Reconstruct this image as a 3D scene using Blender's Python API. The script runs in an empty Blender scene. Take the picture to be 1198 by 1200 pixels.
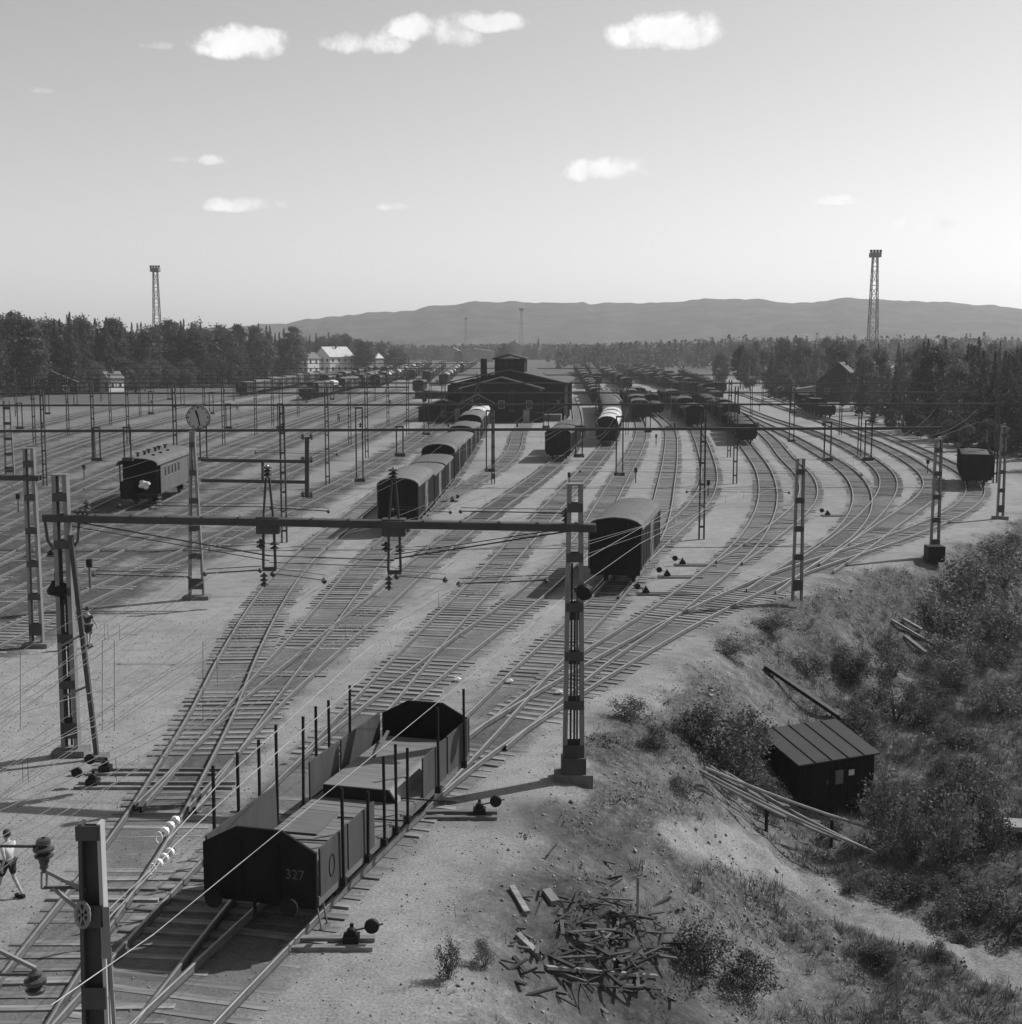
import bpy, bmesh, math, random
import numpy as np
from mathutils import Vector, Matrix
random.seed(7)
rng = np.random.default_rng(11)
sc = bpy.context.scene
PI = math.pi
# ------------------------------------------------------------------ camera
H, F, PX0, PY0, YH = 12.7, 1600.0, 599.0, 600.0, 402.0
TH = math.atan((PY0 - YH) / F)
cam = bpy.data.cameras.new('camera'); camo = bpy.data.objects.new('camera', cam); sc.collection.objects.link(camo)
cam.sensor_fit = 'VERTICAL'; cam.sensor_height = 36.0; cam.lens = 36.0 * F / 1200.0
cam.clip_start = 0.5; cam.clip_end = 60000
camo.location = (0, 0, H); camo.rotation_euler = (PI / 2 - TH, 0, 0)
sc.camera = camo
# ------------------------------------------------------------------ light
SUN_AZ, SUN_EL = math.radians(60), math.radians(43)      # azimuth clockwise from the view direction (+Y)
sd = Vector((math.sin(SUN_AZ) * math.cos(SUN_EL), math.cos(SUN_AZ) * math.cos(SUN_EL), math.sin(SUN_EL)))
sl = bpy.data.lights.new('sun', 'SUN'); sl.energy = 5.0; sl.angle = math.radians(0.5); sl.color = (1, 1, 1)
slo = bpy.data.objects.new('sun', sl); sc.collection.objects.link(slo); slo.rotation_euler = (-sd).to_track_quat('-Z', 'Y').to_euler()
slo.location = (0, 0, 60)
SKY_STRENGTH = 0.135
CLOUD = 0.97
vs = sc.view_settings
vs.view_transform = 'Standard'; vs.look = 'None'; vs.gamma = 1; vs.exposure = 0; vs.use_curve_mapping = False
sc.cycles.use_denoising = True
sc.cycles.max_bounces = 5; sc.cycles.diffuse_bounces = 2; sc.cycles.glossy_bounces = 2; sc.cycles.transparent_max_bounces = 24
sc.cycles.volume_bounces = 1
world = bpy.data.worlds.new('World'); sc.world = world; world.use_nodes = True

def px_dir(px, py):
    v = Vector(((px - PX0) / F, 1.0, -(py - PY0) / F))
    c, s = math.cos(TH), math.sin(TH)
    return Vector((v.x, v.y * c + v.z * s, -v.y * s + v.z * c))
def build_world():
    nt = world.node_tree; N = nt.nodes; L = nt.links; N.clear()
    out = N.new('ShaderNodeOutputWorld'); bg = N.new('ShaderNodeBackground'); bg.inputs['Strength'].default_value = SKY_STRENGTH
    L.new(bg.outputs[0], out.inputs[0])
    sky = N.new('ShaderNodeTexSky'); sky.sky_type = 'NISHITA'; sky.sun_disc = False
    sky.sun_elevation = SUN_EL; sky.sun_rotation = SUN_AZ; sky.air_density = 1.0; sky.dust_density = 1.0; sky.ozone_density = 1.0; sky.altitude = 100
    bw = N.new('ShaderNodeRGBToBW'); L.new(sky.outputs[0], bw.inputs[0])
    def M(op, a, b=None, c=None, clamp=False):
        n = N.new('ShaderNodeMath'); n.operation = op; n.use_clamp = clamp
        for i, v in enumerate((a, b, c)):
            if v is None: continue
            if isinstance(v, (int, float)): n.inputs[i].default_value = v
            else: L.new(v, n.inputs[i])
        return n.outputs[0]
    tc = N.new('ShaderNodeTexCoord'); sp = N.new('ShaderNodeSeparateXYZ'); L.new(tc.outputs['Generated'], sp.inputs[0])
    az = M('ARCTAN2', sp.outputs[0], sp.outputs[1]); el = M('ARCSINE', sp.outputs[2])
    no = N.new('ShaderNodeTexNoise'); no.inputs['Scale'].default_value = 34; no.inputs['Detail'].default_value = 7; no.inputs['Roughness'].default_value = 0.62
    L.new(tc.outputs['Generated'], no.inputs['Vector'])
    no2 = N.new('ShaderNodeTexNoise'); no2.inputs['Scale'].default_value = 13; no2.inputs['Detail'].default_value = 3
    L.new(tc.outputs['Generated'], no2.inputs['Vector'])
    clouds = [(286, 55, 62, 24, 1), (430, 52, 55, 20, .9), (482, 36, 36, 20, .9), (528, 45, 36, 22, .9), (566, 28, 52, 17, .85), (778, 42, 66, 29, 1.05),
              (714, 202, 70, 19, .95), (283, 242, 60, 12, .95), (250, 189, 20, 9, .8), (214, 188, 22, 7, .55), (985, 236, 27, 8, 1.1), (1086, 264, 36, 11, 1.4),
              (180, 54, 26, 9, .5), (55, 108, 28, 7, .5), (460, 243, 30, 8, .6),
              (-260, 120, 80, 22, .9), (-120, 260, 60, 14, .8), (1460, 70, 90, 28, .9), (1600, 230, 70, 16, .8), (-700, 60, 110, 30, .9)]
    tot = None
    for (cx, cy, w, h, a) in clouds:
        d = px_dir(cx, cy).normalized(); a0, e0 = math.atan2(d.x, d.y), math.asin(d.z)
        u = M('MULTIPLY', M('SUBTRACT', az, a0), F / w); v = M('MULTIPLY', M('SUBTRACT', el, e0), F / h)
        vneg = M('MULTIPLY', M('MINIMUM', v, 0.0), 0.7); v = M('ADD', v, vneg)
        r2 = M('ADD', M('MULTIPLY', u, u), M('MULTIPLY', v, v))
        m = M('SUBTRACT', a * 1.0, r2); m = M('ADD', m, M('MULTIPLY', M('SUBTRACT', no.outputs[0], 0.52), 3.9))
        m = M('MULTIPLY', M('MULTIPLY', m, 1.35, clamp=True), M('MULTIPLY', M('SUBTRACT', 1.45, r2), 1.6, clamp=True), clamp=True)
        m = M('MULTIPLY', m, min(1, a))
        tot = m if tot is None else M('MAXIMUM', tot, m)
    lum = M('ADD', M('MULTIPLY', M('ADD', no2.outputs[0], no.outputs[0]), 0.55), 0.42)
    cl = M('MULTIPLY', lum, CLOUD / SKY_STRENGTH)
    mix = M('ADD', M('MULTIPLY', bw.outputs[0], M('SUBTRACT', 1.0, tot)), M('MULTIPLY', cl, tot))
    L.new(mix, bg.inputs['Color'])
build_world()

# ------------------------------------------------------------------ helpers
def P(px, py, z=0.0):
    d = px_dir(px, py); t = (z - H) / d.z
    return Vector((d.x * t, d.y * t, z))
def R(px, py, D):
    d = px_dir(px, py); t = D / d.y
    return Vector((d.x * t, D, H + d.z * t))
def proj(p):
    c, s = math.cos(TH), math.sin(TH); x, y, z = p[0], p[1], p[2] - H
    yy = y * c - z * s; zz = y * s + z * c
    return PX0 + F * x / yy, PY0 - F * zz / yy
def _set(o, label=None, cat=None, group=None, kind=None):
    if label: o['label'] = label
    if cat: o['category'] = cat
    if group: o['group'] = group
    if kind: o['kind'] = kind
    return o
def empty(name, loc, rz=0, **k):
    o = bpy.data.objects.new(name, None); sc.collection.objects.link(o); o.location = loc; o.rotation_euler = (0, 0, rz)
    o.empty_display_size = 0.3
    return _set(o, **k)
def link(name, me, parent=None, **k):
    o = bpy.data.objects.new(name, me); sc.collection.objects.link(o)
    if parent is not None: o.parent = parent
    return _set(o, **k)
def copy_tree(o, parent=None, skip=()):
    c = o.copy(); sc.collection.objects.link(c)
    if parent is not None: c.parent = parent
    for ch in list(KIDS.get(o.name, ())): copy_tree(ch, c)
    KIDS[c.name] = [x for x in c.children]
    return c
KIDS = {}
def reg(o):
    KIDS[o.name] = list(o.children)
    for c in o.children: reg(c)
    return o
class MB:
    def __init__(s): s.v = []; s.f = []
    def add(s, vs, fs):
        n = len(s.v); s.v += [tuple(v) for v in vs]; s.f += [tuple(i + n for i in f) for f in fs]; return s
    def box(s, c, d, m=None):
        x, y, z = d[0] / 2, d[1] / 2, d[2] / 2
        vs = [Vector((sx * x, sy * y, sz * z)) for sx in (-1, 1) for sy in (-1, 1) for sz in (-1, 1)]
        if m is not None: vs = [m @ v for v in vs]
        vs = [v + Vector(c) for v in vs]
        return s.add(vs, [(0, 1, 3, 2), (4, 6, 7, 5), (0, 4, 5, 1), (2, 3, 7, 6), (0, 2, 6, 4), (1, 5, 7, 3)])
    def bar(s, a, b, w, h=None, up=(0, 0, 1)):
        a, b = Vector(a), Vector(b); h = w if h is None else h; d = (b - a).normalized(); up = Vector(up)
        if abs(d.dot(up)) > .98: up = Vector((0, 1, 0)) if abs(d.y) < .9 else Vector((1, 0, 0))
        x = d.cross(up).normalized(); u = x.cross(d).normalized()
        vs = [p + x * (i * w / 2) + u * (j * h / 2) for p in (a, b) for (i, j) in ((-1, -1), (1, -1), (1, 1), (-1, 1))]
        return s.add(vs, [(0, 1, 2, 3), (7, 6, 5, 4), (0, 4, 5, 1), (1, 5, 6, 2), (2, 6, 7, 3), (3, 7, 4, 0)])
    def tube(s, a, b, r, n=8, r2=None, cap=True):
        a, b = Vector(a), Vector(b); r2 = r if r2 is None else r2; d = (b - a).normalized()
        up = Vector((0, 0, 1)) if abs(d.z) < .9 else Vector((1, 0, 0)); x = d.cross(up).normalized(); u = x.cross(d)
        vs = [a + (x * math.cos(t) + u * math.sin(t)) * r for t in (2 * PI * i / n for i in range(n))] + [b + (x * math.cos(t) + u * math.sin(t)) * r2 for t in (2 * PI * i / n for i in range(n))]
        fs = [(i, (i + 1) % n, n + (i + 1) % n, n + i) for i in range(n)]
        if cap: fs += [tuple(range(n))[::-1], tuple(range(n, 2 * n))]
        return s.add(vs, fs)
    def lathe(s, base, prof, n=10, axis=(0, 0, 1)):
        base = Vector(base); d = Vector(axis).normalized(); up = Vector((0, 0, 1)) if abs(d.z) < .9 else Vector((1, 0, 0)); x = d.cross(up).normalized(); u = x.cross(d)
        vs = [base + d * h + (x * math.cos(2 * PI * i / n) + u * math.sin(2 * PI * i / n)) * r for (r, h) in prof for i in range(n)]
        fs = [(k * n + i, k * n + (i + 1) % n, (k + 1) * n + (i + 1) % n, (k + 1) * n + i) for k in range(len(prof) - 1) for i in range(n)]
        return s.add(vs, fs)
    def prism(s, poly, y0, y1):                     # poly in xz, extruded along y
        n = len(poly); vs = [(p[0], y0, p[1]) for p in poly] + [(p[0], y1, p[1]) for p in poly]
        return s.add(vs, [tuple(range(n)), tuple(range(2 * n - 1, n - 1, -1))] + [(i, n + i, n + (i + 1) % n, (i + 1) % n) for i in range(n)])
    def mesh(s, name, mat, smooth=False):
        me = bpy.data.meshes.new(name); me.from_pydata(s.v, [], s.f); me.materials.append(mat)
        if smooth: me.polygons.foreach_set('use_smooth', [True] * len(me.polygons))
        me.validate(); me.update(); return me
    def build(s, name, mat, parent=None, smooth=False, **k):
        return link(name, s.mesh(name, mat, smooth), parent, **k)
def np_mesh(name, verts, quads, mat, smooth=False):
    me = bpy.data.meshes.new(name); k = quads.shape[1]
    me.vertices.add(len(verts)); me.vertices.foreach_set('co', np.asarray(verts, dtype=np.float32).ravel())
    me.loops.add(quads.size); me.loops.foreach_set('vertex_index', quads.astype(np.int32).ravel())
    me.polygons.add(len(quads)); me.polygons.foreach_set('loop_start', np.arange(0, quads.size, k, dtype=np.int32))
    me.polygons.foreach_set('loop_total', np.full(len(quads), k, dtype=np.int32))
    me.update(calc_edges=True); me.materials.append(mat)
    if smooth: me.polygons.foreach_set('use_smooth', np.ones(len(quads), dtype=bool))
    return me

# ------------------------------------------------------------------ materials (the photograph is monochrome film)
def mat(name, lo, hi=None, scale=4.0, rough=.75, bump=0.0, metal=0.0, spec=.3, detail=5, stretch=None, coord='Object', bscale=None):
    m = bpy.data.materials.new(name); m.use_nodes = True; nt = m.node_tree; N = nt.nodes; L = nt.links
    b = N['Principled BSDF']; b.inputs['Roughness'].default_value = rough; b.inputs['Metallic'].default_value = metal
    b.inputs['Specular IOR Level'].default_value = spec
    hi = lo if hi is None else hi
    tc = N.new('ShaderNodeTexCoord'); vec = tc.outputs[coord]
    if stretch:
        mp = N.new('ShaderNodeMapping'); mp.inputs['Scale'].default_value = stretch; L.new(vec, mp.inputs[0]); vec = mp.outputs[0]
    n = N.new('ShaderNodeTexNoise'); n.inputs['Scale'].default_value = scale; n.inputs['Detail'].default_value = detail; n.inputs['Roughness'].default_value = .65
    L.new(vec, n.inputs['Vector'])
    r = N.new('ShaderNodeValToRGB'); r.color_ramp.elements[0].position = .3; r.color_ramp.elements[1].position = .7
    r.color_ramp.elements[0].color = (lo, lo, lo, 1); r.color_ramp.elements[1].color = (hi, hi, hi, 1)
    L.new(n.outputs[0], r.inputs[0]); L.new(r.outputs[0], b.inputs['Base Color'])
    if bump:
        n2 = N.new('ShaderNodeTexNoise'); n2.inputs['Scale'].default_value = bscale or scale * 6; n2.inputs['Detail'].default_value = 4; L.new(vec, n2.inputs['Vector'])
        bp = N.new('ShaderNodeBump'); bp.inputs['Strength'].default_value = bump; bp.inputs['Distance'].default_value = .02
        L.new(n2.outputs[0], bp.inputs['Height']); L.new(bp.outputs[0], b.inputs['Normal'])
    return m
def leafmat(name, lo, hi, scale=.8):
    m = mat(name, lo, hi, scale=scale, rough=.6, spec=.15)
    nt = m.node_tree; N = nt.nodes; L = nt.links; b = N['Principled BSDF']
    tr = N.new('ShaderNodeBsdfTranslucent'); mx = N.new('ShaderNodeMixShader'); mx.inputs[0].default_value = .3
    src = b.inputs['Base Color'].links[0].from_socket; oi = N.new('ShaderNodeObjectInfo'); mr = N.new('ShaderNodeMapRange'); mr.inputs['To Min'].default_value = .6; mr.inputs['To Max'].default_value = 1.5
    L.new(oi.outputs['Random'], mr.inputs['Value']); mc = N.new('ShaderNodeMixRGB'); mc.blend_type = 'MULTIPLY'; mc.inputs[0].default_value = 1; L.new(src, mc.inputs[1]); L.new(mr.outputs[0], mc.inputs[2])
    L.new(mc.outputs[0], b.inputs['Base Color']); L.new(mc.outputs[0], tr.inputs[0]); out = N['Material Output']
    L.new(b.outputs[0], mx.inputs[1]); L.new(tr.outputs[0], mx.inputs[2]); L.new(mx.outputs[0], out.inputs[0])
    return m
def vary(m, lo, hi):
    nt = m.node_tree; N = nt.nodes; L = nt.links; b = N['Principled BSDF']; src = b.inputs['Base Color'].links[0].from_socket
    oi = N.new('ShaderNodeObjectInfo'); mr = N.new('ShaderNodeMapRange'); mr.inputs['To Min'].default_value = lo; mr.inputs['To Max'].default_value = hi; L.new(oi.outputs['Random'], mr.inputs['Value'])
    mc = N.new('ShaderNodeMixRGB'); mc.blend_type = 'MULTIPLY'; mc.inputs[0].default_value = 1; L.new(src, mc.inputs[1]); L.new(mr.outputs[0], mc.inputs[2]); L.new(mc.outputs[0], b.inputs['Base Color'])
M = {}
M['steel'] = mat('galvanised_steel', .14, .24, 2.2, .5, metal=.25, stretch=(1, 1, .3))
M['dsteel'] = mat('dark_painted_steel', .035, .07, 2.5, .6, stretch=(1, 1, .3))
M['steel_sunlit'] = mat('sunlit_galvanised_steel', .28, .4, 2.2, .5, stretch=(1, 1, .3))  # galvanised steel lightened to carry the sun on a right-hand face
M['beam'] = mat('weathered_beam_steel', .03, .055, 1.5, .55)
M['rail'] = mat('rusty_rail_side', .07, .12, 3, .6)
M['railhead'] = mat('worn_rail_head', .2, .28, 2, .35, metal=.5)
M['sleeper'] = mat('tarred_sleeper_timber', .09, .27, 1.1, .85, bump=.6, stretch=(1, 6, 1))
M['concrete'] = mat('stained_concrete', .09, .16, 3, .9, bump=.4)
M['wagon_dark'] = mat('dark_wagon_paint_and_shade', .006, .012, 1.4, .85, spec=.1, stretch=(1, 1, .4))  # dark paint taken near black to hold the shade of unlit ends
M['wagon_side'] = mat('sunlit_pale_wagon_boards', .085, .14, 1.2, .75, stretch=(1.5, 1.5, .3))  # sunlight on the wagon sides put into the pale board tone
M['wagon_mid'] = mat('brown_wagon_boards', .055, .09, 1.2, .75, stretch=(1.5, 1.5, .3))
M['roof'] = mat('tarred_canvas_roof', .085, .12, .9, .8)
M['roof_dark'] = mat('sooty_roof', .05, .08, .9, .8)
M['roof_light'] = mat('pale_tarpaulin', .34, .5, 1.0, .8)
M['iron'] = mat('black_running_gear', .008, .016, 4, .8, spec=.15)
M['roof_mid'] = mat('grey_shed_roof', .06, .085, .7, .9)
M['deck'] = mat('worn_deck_planks', .08, .14, 1.6, .85, bump=.5, stretch=(.4, 6, 1))
M['plank'] = mat('weathered_planks', .12, .24, 2, .85, stretch=(1, .2, 1))
M['white'] = mat('chalky_white_paint', .62, .8, 2, .7)
M['porcelain'] = mat('brown_porcelain', .03, .06, 5, .25, spec=.5)
M['glassins'] = mat('pale_glass_insulator', .55, .75, 5, .2, spec=.5)
M['black'] = mat('black_enamel', .006, .014, 3, .6, spec=.2)
M['wire'] = mat('copper_wire', .05, .08, 2, .5)
M['window'] = mat('dark_window_glass', .02, .04, 2, .15, spec=.6)
M['coal'] = mat('loose_coal', .01, .04, 8, .7, bump=1)
M['wall_dark'] = mat('tarred_board_wall', .007, .013, 1.2, .9, spec=.1, stretch=(5, 5, .3))
M['wall_light'] = mat('pale_plaster', .45, .6, 1, .85)
M['wall_mid'] = mat('ochre_board_wall', .16, .24, 1, .85, stretch=(5, 5, .3))
M['brick'] = mat('sooty_brick', .05, .08, 3, .85)
M['tile'] = mat('roof_tiles', .09, .15, 2, .8)
M['sheet'] = mat('grey_roofing_felt', .03, .04, .7, .85)
M['bark'] = mat('tree_bark', .05, .11, 6, .9)
M['birchbark'] = mat('birch_bark', .2, .5, 6, .8)
M['leaf_dark'] = leafmat('spruce_needles', .038, .085)
M['leaf_mid'] = leafmat('pine_needles', .045, .09)
M['leaf_light'] = leafmat('birch_leaves', .07, .12)
M['leaf_bush'] = leafmat('willow_leaves', .055, .14, 2)
M['grass'] = leafmat('dry_grass', .09, .20, 1.5)
M['stone'] = mat('broken_stone', .14, .30, 1.5, .9)
M['skin'] = mat('pale_skin', .30, .36, 5, .6)  # one even tone for all bare skin
M['cloth_dark'] = mat('dark_cotton', .02, .04, 5, .9)
M['cloth_light'] = mat('pale_cotton', .45, .6, 5, .9)
M['cloth_mid'] = mat('grey_cotton', .12, .2, 5, .9)
M['hair'] = mat('dark_hair', .02, .04, 20, .7)
M['face'] = mat('clock_face', .34, .38, 2, .6)
M['scrap_dark'] = mat('rotten_timber', .015, .06, 3, .9)
M['scrap'] = mat('broken_timber', .03, .16, .6, .85, coord='Object')

M['board_dark'] = mat('less_lit_side_boards', .035, .06, 1.6, .8, stretch=(1.5, 1.5, .3))  # darkened against the deck so the sides look less sunlit
M['deck_pale'] = mat('sunlit_deck_planks', .10, .19, 1.6, .85, bump=.5, stretch=(.4, 6, 1))  # lightened against the side boards, stronger sun put into the colour
for k_, a_, b_ in (('sleeper', .65, 1.2), ('wagon_side', .7, 1.25), ('wagon_mid', .7, 1.4), ('roof', .75, 1.2), ('wagon_dark', .7, 2.2)): vary(M[k_], a_, b_)
# ------------------------------------------------------------------ tracks: one rail or the centre of each, traced on the ground plane
def catmull(pts, step):
    out = []
    n = len(pts)
    for i in range(n - 1):
        p0, p1, p2, p3 = pts[max(i - 1, 0)], pts[i], pts[i + 1], pts[min(i + 2, n - 1)]
        # centripetal-ish subdivision
        seg = np.linalg.norm(p2 - p1); k = max(2, int(seg / step))
        m1 = (p2 - p0) * .5; m2 = (p3 - p1) * .5
        l0 = np.linalg.norm(p1 - p0) if i > 0 else seg; l3 = np.linalg.norm(p3 - p2) if i < n - 2 else seg
        m1 = m1 / max(1e-6, (l0 + seg) / 2) * seg; m2 = m2 / max(1e-6, (l3 + seg) / 2) * seg
        for j in range(k):
            t = j / k; t2, t3 = t * t, t ** 3
            out.append((2 * t3 - 3 * t2 + 1) * p1 + (t3 - 2 * t2 + t) * m1 + (-2 * t3 + 3 * t2) * p2 + (t3 - t2) * m2)
    out.append(pts[-1]); return np.array(out)
def resample(a, step):
    d = np.r_[0, np.cumsum(np.linalg.norm(np.diff(a, axis=0), axis=1))]; n = max(2, int(d[-1] / step)); s = np.linspace(0, d[-1], n)
    return np.c_[np.interp(s, d, a[:, 0]), np.interp(s, d, a[:, 1])]
def normals(a):
    t = np.gradient(a, axis=0); t /= np.linalg.norm(t, axis=1)[:, None] + 1e-9
    return t, np.c_[t[:, 1], -t[:, 0]]                # tangent, right-hand normal
def make_path(side, pts, smooth=40):
    w = np.array([[P(x, y, .2).x, P(x, y, .2).y] for x, y in pts])
    a = resample(catmull(w, 1.0), 1.0)
    for _ in range(smooth):
        b = a.copy(); b[1:-1] = a[1:-1] * .5 + (a[:-2] + a[2:]) * .25
        far = np.clip((a[:, 1:2] - 25) / 60, .15, 1.0); a = a + (b - a) * far
    if side:
        t, n = normals(a); off = .7525 * (1 if side == 'L' else -1)
        a = resample(a + n * off, 1.0)
    return a
TR = {}
def T_(name, side, pts, label, smooth=40): TR[name] = dict(path=make_path(side, pts, smooth), label=label)
T_('T1', 'R', [(170, 1290), (225, 1225), (288, 1158), (345, 1100), (380, 1063), (440, 1003), (550, 900), (667, 820), (762, 761), (825, 725), (930, 675), (988, 655), (1048, 635), (1090, 620), (1123, 605), (1144, 592), (1154, 579), (1153, 566), (1142, 553), (1115, 540), (1075, 522), (1038, 508), (970, 489), (940, 476), (900, 462)], 'outermost curved track past the lone dark wagon', 25)
T_('TB', 'L', [(440, 938), (495, 887), (547, 837), (605, 780), (664, 727), (702, 690), (731, 655), (755, 618), (764, 594), (770, 570), (777, 540), (780, 507), (774, 496), (757, 482), (735, 467), (715, 456)], 'track beneath the single covered wagon')
T_('I', 'L', [(-70, 1240), (-20, 1170), (20, 1117), (120, 993), (157, 940), (190, 888), (207, 860), (225, 832), (247, 785), (267, 750), (287, 717), (310, 685), (340, 652), (375, 624), (410, 598), (450, 567), (490, 535), (525, 503), (550, 481)], 'track running down to the lower left corner')
T_('H', 'L', [(165, 945), (195, 912), (217, 887), (262, 832), (307, 780), (350, 735), (412, 662), (447, 630), (480, 598), (515, 560), (542, 525), (560, 497), (573, 477), (585, 462), (592, 450)], 'track beneath the long row of covered wagons')
T_('K', 'R', [(220, 945), (267, 895), (305, 848), (332, 820), (385, 772), (455, 710), (500, 667), (545, 629), (590, 595), (625, 570), (655, 546), (673, 527), (681, 510), (683, 497), (680, 480), (674, 465)], 'track leading to the dark van by the goods shed')
T_('N', 'L', [(60, 1200), (138, 1113), (186, 1060), (241, 1002), (297, 941), (350, 888), (420, 830), (450, 807), (502, 767), (540, 740), (590, 706), (635, 670), (672, 632), (692, 600), (717, 560), (735, 532), (745, 510), (745, 496), (738, 480), (724, 465), (708, 453)], 'middle track left of the stake wagon')
T_('L', 'L', [(345, 894), (383, 850), (427, 807), (450, 780), (491, 740), (510, 720), (547, 685), (580, 650), (620, 610), (662, 567), (690, 538), (705, 520), (711, 503), (706, 483), (696, 465), (686, 452)], 'track beneath the wagons with white covers')
T_('T2', 'L', [(540, 868), (610, 815), (685, 760), (725, 737), (767, 710), (807, 680), (850, 647), (872, 622), (886, 596), (890, 572), (885, 548), (870, 525), (855, 505), (838, 489), (815, 473), (785, 458), (760, 448)], 'curved track beneath the long dark row of wagons')
T_('Rr', 'L', [(840, 657), (868, 640), (893, 621), (918, 603), (933, 588), (938, 571), (932, 554), (915, 537), (898, 515), (880, 500), (855, 486), (825, 470), (800, 460)], 'second curved track of the fan')
T_('S', 'L', [(875, 690), (910, 666), (945, 645), (973, 627), (993, 605), (1000, 587), (998, 569), (985, 551), (960, 534), (923, 512), (898, 500), (870, 487), (835, 471)], 'third curved track of the fan')
T_('U', 'L', [(930, 658), (965, 636), (1000, 609), (1020, 589), (1031, 571), (1030, 555), (1016, 541), (985, 522), (948, 506), (898, 490), (870, 479), (840, 466)], 'fourth curved track of the fan')
T_('V', 'L', [(945, 666), (985, 643), (1038, 606), (1068, 587), (1082, 572), (1081, 558), (1066, 544), (1038, 527), (1003, 511), (960, 494), (923, 481), (890, 470), (860, 460)], 'fifth curved track of the fan')
T_('Pp', 'L', [(690, 697), (715, 670), (745, 642), (770, 622), (797, 600), (814, 581), (822, 560), (820, 535), (812, 509), (803, 494), (785, 478), (765, 466), (745, 455)], 'track left of the curved fan')
T_('F', '', [(-40, 764), (15, 738), (90, 703), (160, 672), (230, 642), (300, 612), (370, 580), (430, 550), (475, 523), (505, 502), (530, 485), (548, 470)], 'track beyond the walking man on the left')
T_('E', '', [(-40, 724), (0, 705), (100, 657), (185, 620), (250, 592), (300, 568), (370, 537), (430, 510), (475, 489), (510, 471)], 'track in front of the passenger coach')
T_('D', '', [(-60, 695), (0, 667), (50, 644), (100, 622), (158, 597), (220, 568), (300, 532), (400, 493), (470, 468), (505, 456)], 'track beneath the passenger coach')
T_('C1', '', [(-40, 668), (0, 646), (80, 603), (130, 580), (200, 550), (300, 512), (400, 478), (470, 455)], 'track behind the passenger coach')
T_('C2', '', [(-40, 632), (0, 612), (80, 575), (150, 545), (240, 512), (330, 485), (430, 457)], 'second track behind the passenger coach')
T_('C3', '', [(-40, 598), (60, 553), (140, 524), (220, 500), (300, 481), (385, 463), (440, 449), (480, 440)], 'track beneath the far short train')
T_('C4', '', [(-40, 566), (60, 530), (140, 505), (220, 486), (300, 469), (400, 450)], 'far left track')
T_('C5', '', [(-40, 541), (60, 511), (140, 490), (220, 474), (302, 461), (380, 447), (445, 437)], 'track beneath the far long train')
T_('C6', '', [(-40, 517), (60, 493), (140, 475), (220, 462), (300, 451)], 'leftmost far track')
T_('G2', '', [(490, 602), (530, 577), (565, 558), (590, 542), (603, 524), (607, 508), (618, 495), (632, 487)], 'short curved siding before the goods shed')

NAMES = list(TR)
allpts = np.concatenate([TR[n]['path'] for n in NAMES]); allid = np.concatenate([np.full(len(TR[n]['path']), i) for i, n in enumerate(NAMES)])
def near_other(p, i, later):
    m = (allid > i) if later else (allid < i)
    d = np.linalg.norm(allpts[m] - p, axis=1)
    if len(d) == 0: return 9, None
    k = d.argmin(); return d[k], allpts[m][k]

# ------------------------------------------------------------------ ground
CREST_PX = [(440, 1330), (500, 1200), (560, 1075), (600, 1010), (640, 950), (700, 890), (745, 830), (800, 780), (870, 722), (935, 692), (1000, 668), (1090, 652), (1140, 632), (1198, 600)]
crest = np.array([[P(x, y).x, P(x, y).y] for x, y in CREST_PX])
crest = np.r_[[[crest[0, 0] - 1.5, 4.0]], crest, [[52, 125], [66, 150], [85, 170]]]
def vnoise(x, y, s, seed=0):
    x = np.asarray(x) / s; y = np.asarray(y) / s; xi = np.floor(x).astype(np.int64); yi = np.floor(y).astype(np.int64); fx = x - xi; fy = y - yi
    def h(a, b):
        n = (a * 374761393 + b * 668265263 + seed * 974634777) & 0xffffffff; n = ((n ^ (n >> 13)) * 1274126177) & 0xffffffff
        return ((n ^ (n >> 16)) & 0xffff) / 65535.0
    fx = fx * fx * (3 - 2 * fx); fy = fy * fy * (3 - 2 * fy)
    return (h(xi, yi) * (1 - fx) + h(xi + 1, yi) * fx) * (1 - fy) + (h(xi, yi + 1) * (1 - fx) + h(xi + 1, yi + 1) * fx) * fy - .5
def crest_dist(x, y):
    x = np.asarray(x, float); y = np.asarray(y, float); best = np.full(x.shape, 1e9); sgn = np.ones(x.shape)
    for a, b in zip(crest[:-1], crest[1:]):
        dx, dy = b - a; L2 = dx * dx + dy * dy; t = np.clip(((x - a[0]) * dx + (y - a[1]) * dy) / L2, 0, 1)
        ex = x - a[0] - t * dx; ey = y - a[1] - t * dy; d = np.hypot(ex, ey); side = np.sign(dy * (x - a[0]) - dx * (y - a[1]))
        m = d < best; best = np.where(m, d, best); sgn = np.where(m, side, sgn)
    return best * sgn
def sstep(a, b, x): t = np.clip((x - a) / (b - a), 0, 1); return t * t * (3 - 2 * t)
DEPTH = 4.0
def ground_z(x, y):
    x = np.asarray(x, float); y = np.asarray(y, float); d = crest_dist(x, y)
    d2 = d + vnoise(x, y, 4, 3) * 1.6 * sstep(0, 3, d)
    z = -DEPTH * sstep(-.6, 7.5, d2)
    rough = sstep(0.2, 3, d)
    z += rough * (vnoise(x, y, 1.1, 1) * .38 + vnoise(x, y, .5, 2) * .24 + vnoise(x, y, .27, 14) * .10 + vnoise(x, y, 5, 5) * .9)
    hill = sstep(180, 420, y) * sstep(-55, -130, -(-x) if False else x) * 0
    return z + hill
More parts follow.
